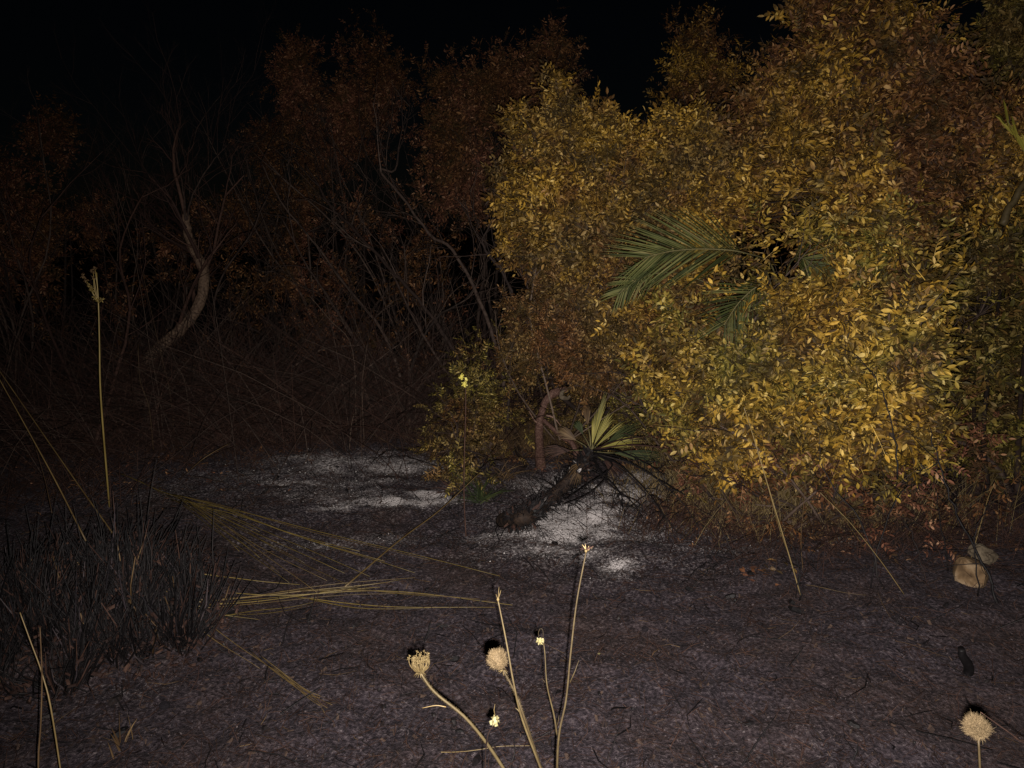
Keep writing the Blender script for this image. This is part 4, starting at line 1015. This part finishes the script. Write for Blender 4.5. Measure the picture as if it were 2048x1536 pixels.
# charred woody stems at the right, standing in front of the stones
def black_shrub(label, paths, seed, name='burnt_shrub'):
    rs = np.random.RandomState(seed); base = G(*paths[0][0][0]); t = thing(name, base, label, 'shrub', 'burnt black shrubs at the right')
    for pts, z, z2, r in paths:
        P = [W(a, b_, z+(z2-z)*k/(len(pts)-1)) for k, (a, b_) in enumerate(pts)]; P[0] = drop(P[0]) if abs(P[0][2]-float(height(P[0][0], P[0][1]))) < .3 else P[0]
        P = spline(P, 5); r = r*.62; P = P+rs.randn(*P.shape)*.004; part(MB().tube(P, np.linspace(r, r*.25, len(P)), 6), 'stem', M['char'], t)
        mb = MB()
        for k in range(12):
            i = rs.randint(len(P)//4, len(P)-1); d = unit(P[i+1]-P[i]+unit(rs.randn(3))*.7); L = rs.uniform(.06, .22)
            mb.tube([P[i], P[i]+d*L*.5+rs.randn(3)*.01, P[i]+d*L+rs.randn(3)*.02], [r*.3, r*.22, r*.08], 3, False)
        part(mb, 'twigs', M['char'], t, kind='stuff')
black_shrub('black burnt stems standing in front of the two stones at the right', [([(1990, 1240), (1972, 1140), (1930, 1060), (1895, 980), (1870, 900), (1862, 850)], 3.0, 3.1, .010), ([(1965, 1130), (1950, 1090), (1960, 1040), (1990, 980)], 3.0, 3.0, .005), ([(1905, 1100), (1880, 1040), (1868, 960)], 3.2, 3.1, .006)], 91)
black_shrub('black burnt stem rising through the yellow leaves of the front shrub', [([(1770, 1160), (1720, 1040), (1650, 950), (1640, 860)], 3.1, 3.2, .007), ([(1795, 960), (1788, 880), (1770, 800), (1735, 735), (1680, 690)], 3.0, 2.95, .006), ([(1745, 1115), (1790, 1000), (1860, 960)], 3.1, 3.1, .005)], 92)
black_shrub('low sprawl of burnt twigs left of the two stones', [([(1760, 1100), (1820, 1105), (1880, 1090)], 3.3, 3.3, .004), ([(1700, 1050), (1780, 1070), (1850, 1030)], 3.5, 3.5, .005), ([(1850, 1150), (1830, 1080), (1790, 1020)], 3.2, 3.3, .004)], 93)
black_shrub('short black twig standing on the bare ground right of the ash', [([(1600, 1180), (1596, 1120), (1560, 1060)], 3.05, 3.1, .005), ([(1598, 1130), (1610, 1090), (1640, 1060)], 3.05, 3.05, .003)], 94)
black_shrub('low arch of burnt twigs beside the rusty leaf litter', [([(1375, 1150), (1420, 1140), (1440, 1130)], 3.1, 3.1, .003), ([(1370, 1100), (1405, 1130), (1450, 1125)], 3.2, 3.1, .004), ([(1480, 1110), (1440, 1050), (1380, 1010)], 3.3, 3.5, .004)], 95)

# ------------------------------------------------------------------ two stones at the right
def stone(c, r, label, seed, mat, name='stone'):
    rs = np.random.RandomState(seed); mb = MB(); n, m = 20, 12; V = []
    for i in range(m+1):
        th = pi*i/m
        for j in range(n):
            ph = 2*pi*j/n; d = np.array([sin(th)*cos(ph), sin(th)*sin(ph), cos(th)])
            # facets: flatten along a few random planes
            V.append(d)
    V = np.array(V); pl = unit(rs.randn(9, 3)); dots = V @ pl.T; lim = rs.uniform(.55, .88, 9)
    sc_ = np.min(np.where(dots > lim, lim/np.maximum(dots, .01), 1.0), 1)
    V = V*sc_[:, None]*(1+.45*(fbm(V[:, 0]*2.3+5, V[:, 1]*2.3+V[:, 2]*3.1, seed, 4)-.47)[:, None]); V = V*np.array(r); Q = []
    for i in range(m):
        for j in range(n): Q.append([i*n+j, i*n+(j+1) % n, (i+1)*n+(j+1) % n, (i+1)*n+j])
    o = link(name, mb.add(V, Q).mesh(name, M[mat], False)); o.location = tuple(c); o.rotation_euler = (0, .15, rs.rand()*3)
    return tag(o, label, 'stone', 'stones at the foot of the right-hand shrubs')
p = G(1957, 1172); stone(p+np.array([0, .05, .035]), (.078, .07, .075), 'tan rounded stone, the nearer of the two at the right', 7, 'stone')
p = G(1990, 1158); stone(p+np.array([.035, .15, .045]), (.085, .06, .048), 'paler flat-topped stone just behind the tan one', 8, 'stone_pale')
rs = np.random.RandomState(55)
for lab, px, py, r in [('small dark stone beside the rusty litter', 1290, 1262, .018), ('small grey clod in the left foreground', 330, 1415, .02), ('small tan pebble at the foot of the shrub skirt', 1545, 1140, .016)]:
    p = G(px, py); stone(p+np.array([0, 0, r*.4]), (r, r*.8, r*.6), lab, px, 'stone' if px == 1545 else 'litter')

# ------------------------------------------------------------------ foreground seed heads
def ray_curve(c, up, side, L, curl, k=5):
    """a ray that leaves the hub outwards and curls back in"""
    P = [c]; d = unit(up*.25+side); 
    for i in range(k):
        d = unit(d+up*curl); P.append(P[-1]+d*L/k)
        d = unit(d-side*curl*.42*i)
    return np.array(P)
def stalk_part(t, pts, r0, r1, mat='stalk'):
    P = spline(pts, 6); return part(MB().tube(P, np.linspace(r0, r1, len(P)), 7), 'stalk', M[mat], t), P
def hairs(t, P, r, n, seed, mat='stalk', L=.0022):
    rs = np.random.RandomState(seed); mb = MB(); tg = unit(np.gradient(P, axis=0))
    for k in range(n):
        f = rs.rand()*(len(P)-1.01); i = int(f); q = P[i]+(P[i+1]-P[i])*(f-i); d = unit(np.cross(tg[i], rs.randn(3)))
        mb.tube([q+d*r*.7, q+d*(r+L*rs.uniform(.4, 1))+tg[i]*L*.4], [.00022, .00008], 3, False)
    part(mb, 'hairs', M[mat], t, kind='stuff')
# wild carrot, closed like a nest
z = 1.25; root = drop(W(1200, 2100, 1.3)); root[2] -= .01
t = thing('wild_carrot', root, 'dry wild carrot with a nest-like seed head of curled rays', 'plant', 'dry seed heads close to the camera')
_, P = stalk_part(t, [root, W(1110, 1720, 1.3), W(1012, 1545, 1.27), W(940, 1445, z), W(870, 1385, z), W(840, 1345, z)], .0036, .0018)
hairs(t, P[len(P)//3:], .0024, 900, 1)
hub = P[-1]; ax_ = unit(P[-1]-P[-2]+UP*.6*.01+UP*.5); a = unit(np.cross(ax_, FW)); b_ = np.cross(ax_, a)
hd = part(MB().tube([hub-ax_*.003, hub+ax_*.001, hub+ax_*.004], [.002, .0042, .002], 8), 'head', M['seed'], t); rs = np.random.RandomState(3)
bb = np.array(t.location)
for k in range(54):
    ph = k*2.399; q = sqrt((k+.5)/54); side = unit(a*cos(ph)+b_*sin(ph)); L = .031*(.7+.45*rs.rand())
    P2 = ray_curve(hub+side*.003*q, ax_, side*(.15+1.25*q)+rs.randn(3)*.08, L, .20+.16*rs.rand(), 6)
    mb = MB().tube(P2, np.linspace(.00055, .0004, len(P2)), 4)
    e = P2[-1]
    for m in range(5):
        d = unit(rs.randn(3)+ax_*.5); mb.tube([e, e+d*.0022, e+d*.004], [.0003, .0007, .0002], 4)
    mb.v = [v-bb for v in mb.v]; link('ray', mb.mesh('ray', M['seed']), hd)
for k in range(14):   # bracts hanging under the head
    ph = k*.449; side = unit(a*cos(ph)+b_*sin(ph)); P2 = np.array([hub, hub+side*.006-ax_*.001, hub+side*.011-ax_*.005])
    mb = MB().tube(P2, [.0006, .0005, .0002], 3); mb.v = [v-bb for v in mb.v]; link('bract', mb.mesh('bract', M['seed']), hd)
part(MB().tube(spline([W(892, 1414, z), W(872, 1411, z), W(845, 1416, z)], 4), np.linspace(.0010, .0005, 9), 4), 'side_twig', M['straw'], t)
# fluffy oval head
def fuzzy(t, c, ax_, rx, ry, n, seed, mat='fluff', hair=.0045, hr=.00035, nm='head'):
    rs = np.random.RandomState(seed); a = unit(np.cross(ax_, FW)); b_ = np.cross(ax_, a); K = 9; P = [c+ax_*ry*(2*i/(K-1)-1) for i in range(K)]
    R = [max(.0006, rx*.86*sqrt(max(0, 1-(2*i/(K-1)-1)**2))) for i in range(K)]
    hd = part(MB().tube(P, R, 12), nm, M[mat], t); mb = MB()
    for k in range(n):
        d = unit(rs.randn(3)); p = c+(a*d[0]*rx+b_*d[1]*rx+ax_*d[2]*ry)*.85
        o = unit(a*d[0]+b_*d[1]+ax_*(d[2]+.5)+rs.randn(3)*.6); L = hair*rs.uniform(.4, 1.1)*(.45+1.2*float(vnoise(d[0]*2.3+seed, d[2]*2.3, seed)))
        mb.tube([p, p+o*L*.6, p+o*L+rs.randn(3)*L*.2], [hr*1.5, hr, hr*.4], 3, False)
    bb = np.array(t.location); mb.v = [v-bb for v in mb.v]; o = link('fluff', mb.mesh('fluff', M[mat]), hd); o['kind'] = 'stuff'
    return hd
root2 = drop(W(1290, 2150, 1.25)); root2[2] -= .01
t = thing('fluffy_seed_plant', root2, 'dry stalk with an oval fluffy tan seed head, in the centre foreground', 'plant', 'dry seed heads close to the camera')
_, P = stalk_part(t, [root2, W(1140, 1700, 1.22), W(1082, 1536, 1.18), W(1050, 1440, 1.15), W(1030, 1385, 1.15), W(1006, 1340, 1.15)], .0026, .0013)
hairs(t, P[len(P)//3:], .0017, 700, 2)
fuzzy(t, W(995, 1319, 1.15), unit(W(990, 1300, 1.15)-W(1002, 1338, 1.15)), .0125, .0165, 1700, 5, hair=.0055, hr=.00022)
mb = MB()
for k in range(8):
    d = unit(np.array([cos(k*.8), sin(k*.8)*.6, -.4])); mb.tube([P[-1], P[-1]+d*.004, P[-1]+d*.009], [.0007, .0006, .0002], 3)
part(mb, 'bracts', M['seed'], t)
# bare stalk with a forked tip
root3 = drop(W(1270, 2150, 1.22)); root3[2] -= .01
t = thing('forked_dry_stalk', root3, 'tall bare stalk with a small forked tip, crossing the fluffy head stalk', 'plant', 'dry seed heads close to the camera')
_, P = stalk_part(t, [root3, W(1150, 1730, 1.2), W(1090, 1560, 1.17), W(1045, 1440, 1.14), W(1028, 1370, 1.12), W(1012, 1280, 1.12), W(996, 1200, 1.12)], .0024, .0009)
tip = P[-1]
part(MB().tube([tip-UP*.002, tip+UP*.001, tip+UP*.004], [.0011, .0024, .0010], 6), 'calyx', M['seed'], t)
for dx, dy in ((2, -26), (6, -20), (-4, -12)):
    part(MB().tube([tip, tip+RT*dx*.0004+UP*-dy*.0004, tip+RT*dx*.00075+UP*-dy*.00075], [.0006, .0005, .0002], 4), 'prong', M['seed'], t)
part(MB().tube([W(1044, 1432, 1.14), W(1036, 1420, 1.14), W(1031, 1416, 1.14)], [.0011, .0009, .0004], 4), 'leaf_scar', M['stalk'], t)
# tall slender stalk with dark head + side branch with small pale bud
root4 = drop(W(1110, 2150, 1.35)); root4[2] -= .01
t = thing('scabious_plant', root4, 'tallest foreground stalk with a frayed dark head and a pale bud on its side branch', 'plant', 'dry seed heads close to the camera')
_, P = stalk_part(t, [root4, W(1114, 1800, 1.35), W(1114, 1560, 1.33), W(1118, 1470, 1.32), W(1132, 1400, 1.32), W(1142, 1300, 1.32), W(1154, 1200, 1.32), W(1172, 1105, 1.32)], .0026, .0012)
hp = P[-1]; part(MB().tube([hp, hp+UP*.002, hp+UP*.006], [.0012, .0026, .0022], 7), 'head', M['seed'], t); rs = np.random.RandomState(9)
for k in range(26):
    d = unit(UP*.45+RT*(rs.randn()*.9+.35)+FW*rs.randn()*.6); q = hp+UP*.004
    part(MB().tube([q, q+d*.006, q+d*.012+rs.randn(3)*.002], [.0008, .0009, .0003], 4), 'scale', M['char_brown'] if k % 4 else M['straw'], t)
P5 = spline([W(1114, 1470, 1.32), W(1108, 1430, 1.31), W(1094, 1370, 1.30), W(1090, 1310, 1.30), W(1086, 1278, 1.30)], 5)
part(MB().tube(P5, np.linspace(.0017, .0008, len(P5)), 5), 'side_branch', M['stalk'], t)
def bud(t, c, r, seed, n=26, mat='bud'):
    rs = np.random.RandomState(seed); hd = part(MB().tube([c-UP*r*.8, c-UP*r*.3, c+UP*r*.3, c+UP*r*.8], [r*.2, r*.65, r*.6, r*.2], 8), 'bud', M[mat], t); bb = np.array(t.location)
    for k in range(n):
        d = unit(rs.randn(3)+UP*-.2); p = c+d*r*.6; s = unit(np.cross(d, rs.randn(3)))
        mb = MB().add(np.array([p-s*r*.22, p+s*r*.22, p+d*r*.5+s*r*.16, p+d*r*.62, p+d*r*.5-s*r*.16])-bb, Q=[[0, 1, 2, 4]], T=[[4, 2, 3]]); link('petal', mb.mesh('petal', M[mat], False), hd)
bud(t, W(1080, 1282, 1.29), .0062, 4)
P6 = spline([W(1086, 1278, 1.3), W(1086, 1262, 1.3), W(1081, 1257, 1.3), W(1077, 1265, 1.3), W(1078, 1275, 1.3)], 4)
part(MB().tube(P6, .0005, 4), 'loop', M['stalk'], t)
for (a, b2, c2, d2) in ((1140, 1365, 1158, 1320), (1090, 1365, 1084, 1358), (1113, 1455, 1118, 1430)):
    part(MB().tube([W(a, b2, 1.32), W((a+c2)/2+1, (b2+d2)/2, 1.32), W(c2, d2, 1.32)], [.0010, .0008, .0003], 4), 'side_twig', M['stalk'], t)
# white bud low in the centre
root6 = drop(W(1010, 2100, 1.3)); root6[2] -= .01
t = thing('white_bud_plant', root6, 'small creamy white flower bud with a thin beak, lowest in the centre foreground', 'plant', 'dry seed heads close to the camera')
stalk_part(t, [root6, W(990, 1800, 1.3), W(972, 1570, 1.26), W(974, 1480, 1.2), W(988, 1448, 1.18)], .0016, .0008, 'char_brown')
bud(t, W(990, 1441, 1.18), .0078, 6, 34)
part(MB().tube([W(990, 1430, 1.18), W(988, 1420, 1.18), W(990, 1408, 1.18)], [.0009, .0006, .0003], 4), 'beak', M['seed'], t)
# round fluffy head in the right corner
root7 = drop(W(2020, 2100, 1.15)); root7[2] -= .01
t = thing('fluffy_seed_plant', root7, 'round ragged fluffy seed head in the bottom right corner', 'plant', 'dry seed heads close to the camera')
stalk_part(t, [root7, W(1990, 1800, 1.1), W(1965, 1600, 1.05), W(1957, 1480, 1.03)], .0026, .0014)
fuzzy(t, W(1955, 1455, 1.03), unit(UP), .0128, .0135, 2200, 15, 'fluff', .0085, .00020)
root8 = drop(W(2300, 1900, 1.4)); root8[2] -= .01
t = thing('dry_side_stalk', root8, 'thin reddish stalk coming in from the right beside the fluffy corner head', 'plant')
stalk_part(t, [root8, W(2130, 1560, 1.3), W(2040, 1482, 1.2), W(1990, 1445, 1.15), W(1962, 1425, 1.12)], .0016, .0007, 'char_brown')
# black stub modelled in place of the blurred shadow above it
p = G(1935, 1345); t = thing('shadow_stub', drop(p, -.01), 'short black stub modelled in place of the shadow above the corner seed head', 'stump')
part(rough_tube(spline([drop(p, -.02), W(1938, 1335, project(p[None])[2][0]-.02), W(1925, 1312, project(p[None])[2][0]-.05), W(1922, 1298, project(p[None])[2][0]-.06)], 6), np.linspace(.016, .010, 19), 14, .55, 60), 'trunk', M['char'], t)

# umbel stalk on the left, yellow flower stalk in the middle
g = drop(W(203, 880, 3.9)); t = thing('umbel_stalk', g, 'single golden stalk with a ragged seed umbel, standing alone on the left', 'plant')
P = spline([g, W(202, 800, 3.8), W(199, 690, 3.75), W(197, 610, 3.72), W(193, 545, 3.7)], 5)
part(MB().tube(P, np.linspace(.0050, .0022, len(P)), 6), 'stalk', M['rush'], t); rs = np.random.RandomState(13)
for (a, b2) in ((165, 552), (172, 560), (186, 542), (190, 538), (184, 580), (190, 595), (180, 572), (196, 600), (204, 600), (187, 555)):
    e = W(a, b2, 3.7); r_ = P[-1] if b2 < 570 else W(197, 612, 3.72)
    part(MB().tube(spline([W(197, 606, 3.72), (W(197, 606, 3.72)+e)/2+rs.randn(3)*.004, e], 3), [.0018]*5+[.0014, .001], 4), 'ray', M['rush'], t)
    mb = MB()
    for k in range(12):
        d = unit(rs.randn(3)+UP*.3); mb.tube([e, e+d*.009, e+d*.015], [.001, .0022, .0008], 4)
    part(mb, 'seeds', M['straw_brown'] if b2 < 565 else M['rush'], t)
g = G(932, 1073); t = thing('yellow_flower_stalk', g, 'upright dark stalk topped by a small bright yellow bent flower', 'plant')
zf = project(g[None])[2][0]
P = spline([g, W(928, 990, zf), W(929, 900, zf), W(931, 830, zf), W(931, 775, zf), W(929, 758, zf)], 5)
part(MB().tube(P, np.linspace(.0038, .0022, len(P)), 6), 'stalk', M['char_brown'], t)
bud(t, W(929, 768, zf), .016, 8, 24, 'flower'); bud(t, W(923, 753, zf), .015, 9, 20, 'flower')
bud(t, W(932, 758, zf), .010, 10, 14, 'flower')
# tiny yellow flower floating on a hair-thin stem near the stalks
p = G(1197, 1330); t = thing('tiny_yellow_flower', p, 'tiny round yellow flower on the dark ground right of the tall stalk', 'flower')
e = p+np.array([0, -.01, .05]); part(MB().tube([p, e], [.0007, .0006], 4), 'stalk', M['char_brown'], t); bud(t, e, .0045, 12, 10, 'bud')
# small golden grass tip bottom left
g = G(250, 1495); t = tuft(g, 7, .10, 'small orange grass spike on the ground, bottom left', 58, M['straw_brown'], .006, spread=.12)
